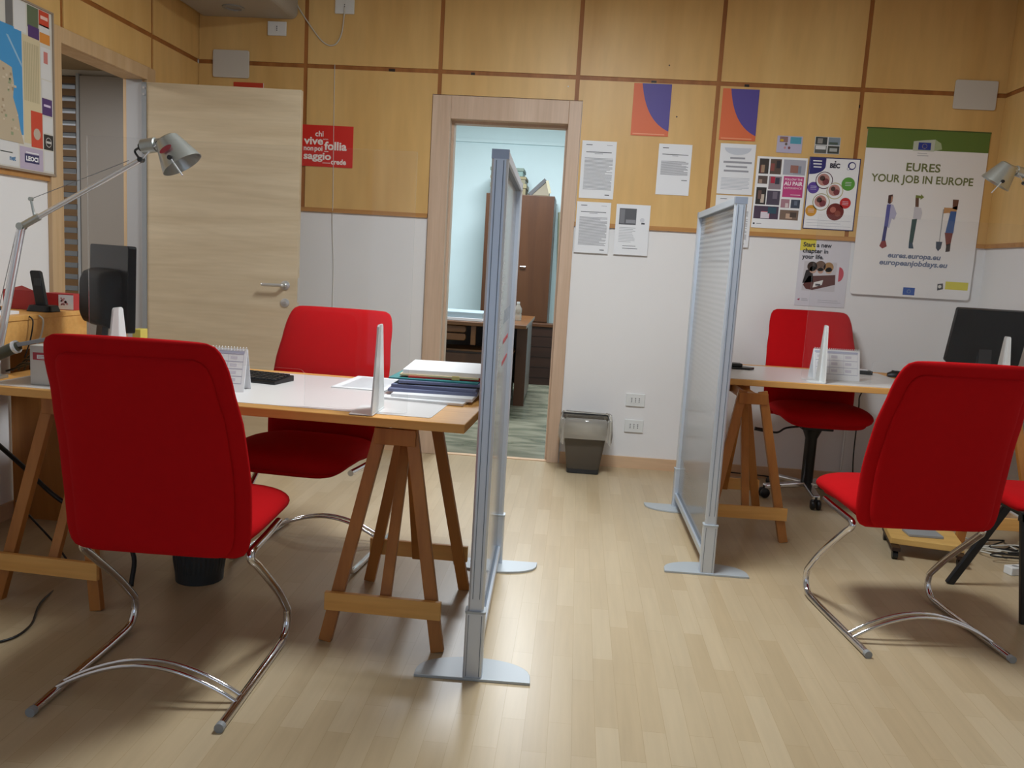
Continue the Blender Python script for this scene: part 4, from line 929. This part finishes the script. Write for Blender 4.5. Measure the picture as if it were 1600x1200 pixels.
def swoosh(label, x0, z0, w, h):
    s = Sheet(back_fn(x0, z0, -0.0148), w, h, C('#d8683a'), 0.001)
    pts = [(w*.22, h), (w, h), (w, h*.10)]
    for k in range(1, 14):
        t = k/13; pts.append(((1-t)**2*w+2*(1-t)*t*w*.36+t*t*w*.22, (1-t)**2*h*.10+2*(1-t)*t*h*.28+t*t*h))
    s.poly(pts, C('#524390'))
    s.frac(.05, .025, .9, .045, C('#e89a72'))
    tag(s.done('poster'), label, 'poster', 'orange and purple posters')
swoosh('orange and purple curved poster, the left one above the short letter', 0.257, 2.098, 0.229, 0.31)
swoosh('orange and purple curved poster, the right one above the grey notice', 0.795, 2.096, 0.218, 0.303)
# red quotation poster
s = Sheet(back_fn(-1.81, 1.812, -0.0148), 0.33, 0.256, C('#d1261c'), 0.001); wt = C('#f0e6e0')
s.text('chi', .085, .187, .048, wt, bold=.02); s.text('vive', .012, .137, .066, wt, bold=.03, width=.125); s.text('senza', .135, .166, .016, wt); s.text('follia', .145, .107, .070, wt, bold=.03, width=.145)
s.text('non', .012, .098, .042, wt, bold=.03); s.text('poi', .082, .098, .042, wt, bold=.03); s.text('saggio', .012, .045, .062, wt, bold=.03, width=.178); s.text('crede', .190, .018, .046, wt, bold=.03, width=.098)
s.rect(.145, .093, .172, .098, wt); s.rect(.135, .022, .185, .026, wt)
tag(s.done('poster'), 'square red poster with white lettering beside the open door', 'poster')
s = Sheet(back_fn(-2.262, 2.20, -0.0148), 0.196, 0.108, C('#c33c26'), 0.001); s.frac(.985, 0, 1, 1, M['paper'])
tag(s.done('poster'), 'red leaflet mostly hidden behind the top of the open door', 'poster')
# au pair collage
s = Sheet(back_fn(1.038, 1.580, -0.0148), 0.303, 0.430, M['paper'], 0.001); s.w, s.h = 0.303, 0.430
def photo(s, u0, v0, u1, v1, base, blobs, rn):
    s.frac(u0, v0, u1, v1, C(base), 1)
    for k, col in enumerate(blobs):
        a = rn.uniform(u0, u0+(u1-u0)*.6); b = rn.uniform(v0, v0+(v1-v0)*.5); s.frac(a, b, min(u1, a+(u1-u0)*.35), min(v1, b+(v1-v0)*.5), C(col), 2+k)
RN2 = random.Random(4)
for q in ((.05, .76, .24, .97, '#3c3430', ('#7a4038', '#a58a70')), (.27, .76, .49, .97, '#5c4a40', ('#8c4a42', '#2c2a30')), (.53, .76, .97, .97, '#a9a9b4', ('#7f8796', '#9a6a60')),
          (.05, .62, .24, .73, '#5a4a44', ('#a08878',)), (.27, .55, .52, .73, '#8f7f86', ('#b02840', '#3a3a48')), (.04, .33, .24, .57, '#2d2826', ('#c8b8a8', '#6a5048')), (.26, .33, .52, .53, '#4a4252', ('#746a78',)),
          (.55, .30, .72, .42, '#a87c88', ('#d8c8c8',)), (.75, .30, .93, .42, '#3f4656', ('#687080',)), (.03, .13, .52, .31, '#4a3a4e', ('#c02c40', '#d8d0d8', '#2c5060')), (.55, .13, .92, .27, '#7c6658', ('#c8a890', '#50423c'))):
    photo(s, *q[:4], q[4], q[5], RN2)
s.frac(.56, .45, .96, .74, C('#c0407e'), 2); pk = C('#f3dfe8')
s.text('FOLLOW THE', .76*s.w, .685*s.h, .017, pk, 4, 'C', .02, width=.105); s.text('AU PAIR', .76*s.w, .615*s.h, .032, pk, 4, 'C', .04, width=.112); s.text('EXPERIENCE', .76*s.w, .565*s.h, .016, pk, 4, 'C', 0, width=.105); s.frac(.72, .48, .92, .488, pk, 4)
s.disc(.05*s.w, .06*s.h, .006, C('#333a44')); s.frac(.1, .055, .2, .065, M['ink'])
tag(s.done('poster'), 'photo collage poster with a pink AU PAIR square, left of the blue framed one', 'poster')
# BEC circles poster
s = Sheet(back_fn(1.350, 1.590, -0.0148), 0.305, 0.432, C('#2b2c63'), 0.001); s.frac(.018, .012, .982, .985, M['paper'], 1)
nv = C('#2b2a6e'); s.poly([(.006, .426), (.10, .426)]+[(.10-.094*(1-math.cos(PI/2*k/8))*1.0, .38-.052*math.sin(PI/2*k/8)+.0) for k in range(9)]+[(.006, .328)], nv, 2)
for k in range(3): s.rect(.022+.003*k, .405-.018*k, .075, .412-.018*k, M['paper'], 3)
s.text('BEC', .155, .372, .036, C('#33333f'), 3, 'C', .06, width=.060); s.disc(.155, .408, .005, C('#33333f'), 3)
s.disc(.255, .388, .024, nv, 2); s.disc(.257, .388, .017, M['paper'], 3); s.disc(.236, .370, .008, nv, 2); s.disc(.236, .370, .006, M['paper'], 3)
for (u, v, r, col, inn) in ((.100, .295, .052, '#57374a', 1), (.040, .248, .035, '#5a3f96', 0), (.170, .235, .050, '#b7ae7a', 1), (.245, .280, .040, '#5a9a3c', 0), (.095, .165, .052, '#a8a078', 1), (.040, .110, .034, '#d09430', 0), (.185, .110, .052, '#6e2420', 0), (.240, .165, .033, '#c02a2c', 0)):
    s.disc(u, v, r, C(col), 2)
    if inn:
        s.disc(u, v, r-.005, M['paper'], 3); s.disc(u-.004, v+.004, r-.016, C('#b9857c'), 4); s.disc(u+.010, v-.008, r-.032, C('#7a3a40'), 5); s.disc(u-.012, v+.012, r-.036, C('#4a3430'), 5)
    elif r > .05: s.disc(u-.014, v+.012, .018, C('#b0685a'), 3); s.disc(u+.016, v-.010, .018, C('#8c4a3c'), 3)
    else:
        for k in range(3): s.rect(u-.018, v+.008-.009*k, u+.018, v+.010-.009*k, C('#e5e0ee'), 3)
s.lines(.02, .285, .055, .022, 3, C('#b9b9c4'), .002, rnd=RN, lvl=2); tag(s.done('poster'), 'white poster with coloured circles and a dark blue border', 'poster')
for (x0, z0, cols_, lab) in ((1.146, 2.037, ('#b9b3c9', '#8a6a68', '#4f9ab0', '#6a5a50', '#c58a90'), 'small lilac postcard pinned above the photo collage poster'), (1.371, 2.042, ('#3a3c3a', '#5a5c58', '#7d8a94', '#b9bdb6', '#3c3e38'), 'small four-picture postcard pinned above the circles poster')):
    s = Sheet(back_fn(x0, z0, -0.0148), 0.151, 0.100, C(cols_[0] if x0 < 1.2 else '#cfd0cf'), 0.001)
    if x0 < 1.2: s.frac(.1, .62, .42, .95, C(cols_[1])); s.frac(.52, .55, .95, .95, C(cols_[2])); s.disc(.055, .052, .008, C(cols_[3])); s.disc(.075, .03, .008, C('#7a4a50')); s.disc(.05, .03, .007, C(cols_[4])); s.frac(.12, .66, .25, .8, C('#c9a030'), 2)
    else:
        s.frac(.02, .53, .48, .98, C(cols_[0])); s.frac(.53, .53, .98, .98, C(cols_[2])); s.frac(.02, .03, .48, .48, C(cols_[1])); s.frac(.53, .03, .98, .48, C(cols_[4])); s.frac(.1, .6, .3, .9, C('#8f8a84'), 2); s.frac(.56, .56, .9, .7, C('#4c5a50'), 2); s.frac(.05, .25, .45, .46, C('#d8d8d8'), 2); s.frac(.6, .15, .9, .35, C('#a9aca9'), 2)
    tag(s.done('postcard'), lab, 'postcard', 'postcards above the posters')
# start a new chapter poster
s = Sheet(back_fn(1.352, 1.118, -0.0015), 0.305, 0.433, C('#d3d0d6'), 0.001)
s.rect(.0, .34, .095, .433, C('#dccb4a'), 1); ik = C('#33323a')
s.text('Start a new', .018, .365, .037, ik, 4, 'L', .03, width=.172); s.text('chapter in', .018, .328, .037, ik, 4, 'L', .03, width=.155); s.text('your life.', .018, .292, .037, ik, 4, 'L', .03, width=.130)
s.rect(.035, .095, .235, .275, C('#c5c0c4'), 1)
s.poly([(.04, .13), (.07, .185), (.23, .20), (.235, .14), (.10, .10), (.06, .105)], C('#5a2f2a'), 2); s.poly([(.035, .14), (.05, .22), (.09, .235), (.1, .15)], C('#2c2628'), 2)
for u, v, r, col in ((.085, .245, .030, '#3a2a24'), (.092, .225, .022, '#c09a86'), (.135, .25, .032, '#6a5040'), (.185, .245, .030, '#a07848'), (.188, .225, .020, '#c8a48a'), (.138, .222, .018, '#b98e78')): s.disc(u, v, r, C(col), 3)
s.poly([(.10, .115), (.155, .135), (.16, .165), (.105, .148)], C('#e0dcd8'), 4); s.rect(.115, .128, .145, .14, C('#4a4a50'), 5)
s.poly([(.25+.03*math.cos(a), .205+.045*math.sin(a)) for a in [-PI/2+PI*k/12 for k in range(13)]], C('#c04a58'), 2)
s.poly([(.012, .038), (.03, .046), (.028, .032)], C('#a83458'), 2); s.lines(.04, .08, .045, .032, 3, M['ink'], .002); s.lines(.14, .28, .040, .028, 2, M['ink'], .002)
tag(s.done('poster'), 'pale poster reading Start a new chapter in your life, below the circles poster', 'poster')
# job poster banner
ps = thing('job_poster', 'large white hanging poster with a green band reading EURES YOUR JOB IN EUROPE', 'poster', (2.03, -0.016, 1.21))
s = Sheet(lambda u, v, q: V(-0.355+u*(1+0.0*v), -q, v), 0.715, 0.995, C('#e9e6e4'), 0.003, poly=rounded(0, 0.715, 0, 0.995, 0.02, 3)[:]); Wp, Hp = 0.715, 0.995
s.w, s.h = Wp, Hp; gr = C('#5c7430'); s.frac(0.0, .885, 1, 1.0, gr, 1)
s.poly([(.275, .875), (.275, .93), (.33, .938), (.40, .945), (.40, .875)], C('#b9bfae'), 2); s.poly([(.40, .878), (.40, .945), (.435, .925), (.445, .89)], C('#a3b088'), 2); s.rect(.305, .882, .378, .925, C('#28388e'), 3)
for k in range(12): s.disc(.3415+.013*math.cos(2*PI*k/12), .9035+.013*math.sin(2*PI*k/12), .0018, C('#d8c83c'), 4, 6)
s.lines(.305, .37, .862, .848, 2, M['ink'], .003)
ol = C('#6e7444'); s.text('EURES', .35, .755, .068, ol, 3, 'C', .02, width=.200); s.text('YOUR JOB IN EUROPE', .35, .685, .064, ol, 3, 'C', .02, width=.600)
bl = C('#6f7a94'); s.text('eures.europa.eu', .36, .235, .044, bl, 3, 'C', .03, width=.315, shear=.15); s.text('europeanjobdays.eu', .36, .190, .044, bl, 3, 'C', .03, width=.405, shear=.15)
s.rect(.318, .012, .388, .058, C('#2f55a0'), 2); s.disc(.353, .035, .012, C('#6f86a8'), 3); s.disc(.353, .035, .008, C('#2f55a0'), 4)
s.poly([(.52, .05), (.555, .06), (.55, .095), (.518, .09)], C('#4c4c50'), 2); s.disc(.533, .075, .010, C('#d5d2cc'), 3); s.rect(.565, .060, .70, .108, C('#d8cc4c'), 2)
# three printed half figures
def fig(pts, col, lvl=3): s.poly(pts, C(col), lvl)
fig([(.165, .605), (.19, .612), (.192, .57), (.18, .555), (.165, .56)], '#4a302c'); fig([(.182, .60), (.193, .60), (.19, .567), (.182, .566)], '#b98a74', 4); fig([(.165, .56), (.20, .55), (.225, .50), (.215, .46), (.20, .47), (.19, .41), (.165, .42)], '#b5b3cc'); fig([(.162, .55), (.185, .55), (.182, .42), (.16, .42)], '#5a5a9a', 4); fig([(.16, .42), (.18, .42), (.176, .33), (.155, .33)], '#3c3c74'); fig([(.155, .33), (.178, .335), (.19, .30), (.165, .285), (.145, .30)], '#8a3434')
fig([(.325, .60), (.345, .60), (.35, .545), (.33, .545)], '#6a4a3c'); fig([(.325, .615), (.355, .612), (.355, .622), (.375, .605), (.355, .588), (.355, .598), (.325, .598)], '#7c8440', 4); fig([(.325, .545), (.365, .54), (.375, .51), (.37, .47), (.325, .475)], '#c9c6cc'); fig([(.32, .47), (.35, .475), (.342, .33), (.318, .33)], '#2c4a48'); fig([(.318, .33), (.338, .335), (.35, .295), (.32, .295)], '#30465c')
fig([(.545, .60), (.58, .60), (.578, .54), (.55, .545)], '#6a4434'); fig([(.50, .55), (.545, .55), (.575, .565), (.575, .50), (.53, .52), (.50, .515)], '#c09060'); fig([(.54, .53), (.575, .53), (.572, .40), (.525, .40)], '#3f5f98', 4); fig([(.522, .40), (.57, .40), (.565, .34), (.54, .32)], '#7a3c38'); fig([(.54, .33), (.565, .34), (.565, .29), (.54, .285)], '#3a3434')
s.rect(.495, .345, .500, .54, C('#9a9a9a'), 2); fig([(.478, .345), (.515, .345), (.510, .305), (.496, .288), (.482, .305)], '#3c4656')
s.done('sheet', ps)
MB().tube([V(-0.36, 0.006, 0.998), V(0.366, 0.006, 0.998)], 0.006, 10).build('hanging_rail', C('#4a5c2c'), ps)
# sockets and covers
def wall_socket(label, x, z0, w, h, n, two_pin=False, group='wall sockets'):
    t = thing('wall_socket', label, 'socket', (x, -0.0135 if z0 > ZB else -0.001, z0), 0, group)
    MB().box(-w/2, w/2, -0.009, 0, -h/2, h/2).build('cover_plate', M['whiteplastic'], t, bevel=0.003)
    for k in range(n):
        x_ = (k-(n-1)/2)*0.024; m = MB().box(x_-0.010, x_+0.010, -0.0105, -0.009, -0.022, 0.022).build('socket_module', M['whiteplastic'], t, bevel=0.0008)
        mb = MB()
        for dz in (-0.011, 0, 0.011): mb.lathe([(0.0036, 0), (0.0002, 0)], 8, mtx=Matrix.Translation((x_, -0.0108, dz)) @ Matrix.Rotation(PI/2, 4, 'X'))
        mb.build('pin_hole', M['inkdark'], m)
    return t
wall_socket('upper white three-module wall socket on the white wall beside the far partition', 0.417, 0.449, 0.120, 0.083, 3)
wall_socket('lower white three-module wall socket on the white wall, nearer the skirting', 0.420, 0.279, 0.120, 0.083, 3)
wall_socket('single white socket below the grey soffit at the upper left', -1.985, 2.640, 0.120, 0.085, 1)
wall_socket('white socket with a plugged cord at the top wall edge, above the red poster', -1.558, 2.785, 0.122, 0.085, 1)
def cover(label, x0, z0, w, h):
    t = tag(MB().prism(rounded(0, w, 0, h, 0.012, 4), 0, 0.009, lambda u, v, q: V(x0+u, -0.0142-q, z0+v)).build('junction_cover', M['offwhite'], None, bevel=0.002), label, 'cover plate', 'blank square cover plates')
cover('blank square cover plate at the upper left, above the open door', -2.396, 2.332, 0.235, 0.168)
cover('blank square cover plate at the upper right, above the job poster', 2.150, 2.338, 0.245, 0.168)
tag(MB().tube(bez([V(-1.86, -0.03, 2.86), V(-1.865, -0.02, 2.80), V(-1.80, -0.018, 2.70), V(-1.695, -0.018, 2.575), V(-1.62, -0.018, 2.555), V(-1.575, -0.018, 2.62), V(-1.558, -0.026, 2.74), V(-1.556, -0.030, 2.78)], 6), 0.004, 8).build('drooping_cable', M['cablewhite'], None, smooth=True), 'white power cable drooping from the soffit to the high wall socket', 'cable')
tag(MB().tube(bez([V(-1.612, -0.016, 2.44), V(-1.610, -0.015, 2.2), V(-1.605, -0.015, 1.9), V(-1.60, -0.015, 1.60), V(-1.603, -0.006, 1.45), V(-1.590, -0.004, 1.2), V(-1.588, -0.004, 0.9), V(-1.586, -0.016, 0.3)], 8), 0.0022, 6).build('wall_cable', M['cablewhite'], None, smooth=True), 'thin pale cable hanging straight down the wall across the red poster', 'cable')
for (x, z_, nm) in ((-0.145, 2.37, 0), (0.46, 2.52, 1), (0.53, 2.22, 1)):
    tag(MB().lathe([(0.0045, 0), (0.004, 0.003), (0.0005, 0.004)], 10, mtx=Matrix.Translation((x, -0.0122, z_)) @ Matrix.Rotation(PI/2, 4, 'X')).build('push_pin', M['whiteplastic'] if nm == 0 else M['inkdark']), ('white push pin in the panel above the right door frame corner', 'dark pin head high on the wall panel between the doorway and the right posters' if z_ > 2.4 else 'dark pin head on the panel right of the left purple poster')[1 if nm else 0], 'pin')

# ------------------------------------------------------------------ map board on the left wall
mp_ = thing('map_board', 'town map board with advertisement squares on the left wall beside the open door', 'map', (XL+0.0165, -1.56, 1.563))
Wm, Hm = 0.995, 0.715
s = Sheet(lambda u, v, q: V(q, u-Wm+0.005, v), Wm, Hm, C('#d0cbc0'), 0.006); s.h = 1; s.w = 1
CM = dict(gray='#6e6c6a', white='#d6d4d2', green='#5e6a50', purple='#50356c', red='#c8452e', orange='#d58a3c', sea='#3f8fc4', cream='#cfc09c', figure='#c77a74', black='#2a2626', lilac='#b7a9bd', navy='#32305e')
for (nm, u0, v0, u1, v1) in (('gray', 0.675, 0.592, 0.724, 0.707), ('white', 0.728, 0.585, 0.81, 0.710), ('green', 0.819, 0.618, 0.897, 0.710), ('purple', 0.823, 0.577, 0.901, 0.627), ('red', 0.901, 0.645, 0.974, 0.711), ('white', 0.905, 0.617, 0.974, 0.651), ('orange', 0.905, 0.572, 0.979, 0.617), ('sea', 0.05, 0.147, 0.778, 0.592), ('cream', 0.782, 0.117, 0.905, 0.578), ('white', 0.909, 0.418, 0.983, 0.555), ('figure', 0.930, 0.487, 0.960, 0.538), ('white', 0.913, 0.336, 0.987, 0.413), ('purple', 0.913, 0.259, 0.987, 0.333), ('red', 0.831, 0.105, 0.913, 0.263), ('white', 0.917, 0.18, 0.987, 0.251), ('black', 0.921, 0.106, 0.991, 0.174), ('white', 0.60, 0.007, 0.741, 0.109), ('lilac', 0.749, 0.003, 0.913, 0.099), ('navy', 0.782, 0.032, 0.884, 0.071), ('white', 0.921, 0.009, 0.991, 0.1)):
    s.rect(u0, v0, u1, v1, C(CM[nm]), 3 if nm == 'figure' else 2 if nm in ('navy', 'purple', 'red', 'white') else 1)
s.poly([(0.05, 0.40), (0.3, 0.45), (0.60, 0.44), (0.675, 0.427), (0.708, 0.42), (0.72, 0.353), (0.712, 0.297), (0.741, 0.233), (0.757, 0.166), (0.773, 0.127), (0.778, 0.108), (0.05, 0.108)], C('#b9a88e'), 2)
for k in range(60):
    u = random.uniform(.4, .75); v = random.uniform(.12, .40); s.rect(u, v, u+random.uniform(.006, .02), v+random.uniform(.005, .015), C(random.choice(('#a08a70', '#c9bba4', '#947c66', '#8f9a78'))), 3)
s.poly([(.675, .55), (.69, .55), (.775, .45), (.775, .435)], C('#8fb4cf'), 2)
for k in range(9): s.rect(.79+.012*k, .30, .797+.012*k, .55, C('#b7a988'), 2)
s.disc(.872, .165, .025, C('#b9a998'), 3); s.disc(.956, .14, .022, C('#c9c5c0'), 3, ry=.022); s.disc(.956, .14, .019, C('#2a2626'), 4); s.rect(.938, .135, .974, .145, C('#c9c5c0'), 5)
s.text('LEOCI', .833, .042, .026, M['paper'], 4, 'C', .05, width=.086); s.rect(.62, .06, .70, .064, C('#6c9c74'), 2); s.text('net', .70, .030, .03, C('#4a78a0'), 3, 'C', .04)
s.rect(.79, .075, .88, .079, M['paper'], 3); s.rect(.925, .297, .975, .307, C('#d8c8e0'), 3); s.rect(.912, .675, .965, .690, C('#e8c0b4'), 3)
s.done('map_sheet', mp_)
mb = MB(); mb.box(0, 0.012, -Wm-0.006, 0.008, -0.010, 0.0); mb.box(0, 0.012, 0.005, 0.014, -0.010, Hm+0.008); mb.box(0, 0.012, -Wm-0.006, 0.008, Hm, Hm+0.008); mb.build('frame', C('#9c8a78'), mp_)

# ------------------------------------------------------------------ storage room furniture
wr = thing('wardrobe', 'tall brown wooden wardrobe in the storage room behind the doorway', 'wardrobe', (-0.665, 4.02, 0))
MB().box(-0.375, 0.355, -0.28, 0.32, 0.0, 1.995).build('carcass', M['walnut'], wr, bevel=0.003)
for a, b, hx in ((-0.373, -0.012, -0.03), (-0.008, 0.353, 0.03)):
    d_ = MB().box(a, b, -0.30, -0.281, 0.66, 1.99).build('door', M['walnut'], wr, bevel=0.002)
    mb = MB().tube([V(hx if hx > 0 else hx-0.06, -0.325, 1.24), V(hx+0.06 if hx > 0 else hx, -0.325, 1.24)], 0.007, 8)
    for q in ((hx if hx > 0 else hx-0.06)+0.006, (hx+0.06 if hx > 0 else hx)-0.006): mb.tube([V(q, -0.325, 1.24), V(q, -0.30, 1.24)], 0.005, 8)
    mb.build('handle', M['polished'], d_)
lw = thing('low_chest', 'low dark wooden chest standing in front of the wardrobe', 'chest', (-0.45, 3.60, 0))
MB().box(-0.30, 0.235, -0.06, 0.10, 0.0, 0.62).build('body', M['darkwood'], lw, bevel=0.003)
MB().box(-0.31, 0.245, -0.075, 0.10, 0.62, 0.655).build('lid', M['walnut'], lw, bevel=0.004)
mb = MB()
for k in range(5): mb.box(-0.30, 0.235, -0.064, -0.0602, 0.08+0.11*k, 0.082+0.11*k)
mb.build('board_joint', C('#1c100a'), lw)
zt = 1.9965
def carton(label, x0, x1, y0, y1, z0, h, mat, lid=None):
    t = thing('cardboard_box', label, 'box', ((x0+x1)/2, (y0+y1)/2, z0), 0, 'cardboard boxes on the wardrobe'); a, b = (x1-x0)/2, (y1-y0)/2
    MB().box(-a, a, -b, b, 0, h).build('body', mat, t, bevel=0.003)
    MB().box(-a-0.008, a+0.008, -b-0.008, b+0.008, h*0.62, h+0.002).build('lid', lid or mat, t, bevel=0.003)
    return t
carton('olive cardboard box on top of the wardrobe, lowest of the stack', -1.005, -0.63, 3.82, 4.2, zt, 0.115, M['card'], C('#7f7654'))
carton('olive cardboard box on top of the wardrobe, in the middle of the stack', -1.01, -0.64, 3.84, 4.2, zt+0.118, 0.075, C('#6d6850'), M['card'])
carton('blue green cardboard box on top of the wardrobe, topmost of the stack', -1.015, -0.67, 3.84, 4.2, zt+0.196, 0.085, C('#5f7872'), C('#5a6a5e'))
bg = thing('carrier_bag', 'crumpled brown bag with a black strap lying on the wardrobe', 'bag', (-0.46, 3.95, zt+0.007))
mb = MB(); mb.prism([(-0.16, 0), (0.085, 0), (0.08, 0.06), (0.045, 0.165), (0.03, 0.17), (-0.05, 0.09)], -0.08, 0.08, lambda u, v, q: V(u, q*(1-v*3.5), v)); mb.build('body', C('#665a3c'), bg, bevel=0.006)
MB().bar(V(-0.13, -0.087, 0.005), V(0.035, -0.045, 0.175), 0.04, 0.004, (0.7, 0, -0.7)).build('strap', M['black'], bg)
MB().bar(V(0.05, -0.05, 0.165), V(0.09, -0.075, 0.03), 0.03, 0.004, (1, 0, 0)).build('pale_flap', C('#989070'), bg)
tag(MB().tube([V(-0.175, 3.72, 0.012), V(-0.262, 4.30, 1.86)], 0.022, 10).build('leaning_pole', C('#a3a68a')), 'pale green pole leaning beside the wardrobe', 'pole')
# storage desk
ds = thing('storage_desk', 'brown wooden desk with drawers and shelf in the storage room', 'desk', (-0.95, 2.1, 0))
MB().box(-0.75, 0.545, -0.50, 0.85, 0.735, 0.765).build('desk_board', M['honey'], ds, bevel=0.003)
MB().box(0.435, 0.53, 0.0, 0.05, 0.0, 0.735).build('side_panel', M['walnut'], ds)
MB().box(0.50, 0.525, 0.05, 0.80, 0.05, 0.735).build('side_panel', M['walnut'], ds)
MB().box(-0.74, 0.50, 0.78, 0.80, 0.1, 0.735).build('back_panel', M['darkwood'], ds)
MB().box(0.075, 0.115, -0.44, -0.40, 0.57, 0.735).build('divider', M['honey'], ds)
for k in range(2):
    MB().prism(rounded(-0.66, 0.03, 0.0, 0.058, 0.02, 4), -0.43, -0.38, lambda u, v, q, k=k: V(u, q, 0.668-0.068*k+v)).build('drawer', M['honey'], ds, bevel=0.006)
pd = thing('drawer_pedestal', 'wooden drawer pedestal on castors under the storage desk', 'pedestal', (-0.72, 1.95, 0))
MB().box(-0.65, 0.185, -0.06, 0.30, 0.05, 0.49).build('body', M['darkwood'], pd)
MB().box(0.15, 0.195, -0.075, -0.05, 0.05, 0.50).build('edge_post', M['honey'], pd); MB().box(-0.655, 0.195, -0.075, 0.30, 0.49, 0.505).build('top', M['honey'], pd)
for k in range(2): MB().box(-0.63, 0.148, -0.072, -0.06, 0.07+0.21*k, 0.26+0.21*k).build('drawer', M['walnut'], pd)
for x in (-0.60, 0.15):
    for y in (-0.03, 0.25): MB().tube([V(x-0.012, y, 0.025), V(x+0.012, y, 0.025)], 0.025, 14).build('castor', M['black'], pd)
pr = thing('flat_device', 'flat blue grey device lying on the storage desk', 'device', (-0.98, 2.0, 0.766))
MB().box(-0.40, 0.19, -0.30, 0.10, 0, 0.025).build('base', M['paper2'], pr, bevel=0.003); MB().box(-0.40, 0.19, -0.28, 0.10, 0.025, 0.072).build('lid', M['bluegrey'], pr, bevel=0.004)
bt_ = thing('plastic_bottle', 'clear plastic bottle standing on the storage desk', 'bottle', (-0.525, 2.2, 0.766))
MB().lathe([(0.001, 0.0), (0.032, 0.0), (0.034, 0.01), (0.034, 0.05), (0.030, 0.06), (0.034, 0.07), (0.034, 0.105), (0.014, 0.14), (0.013, 0.15)], 20).build('bottle_body', M['bag'], bt_, smooth=True, auto=60)
MB().lathe([(0.014, 0.148), (0.014, 0.165), (0.001, 0.165)], 16).build('cap', M['whiteplastic'], bt_)
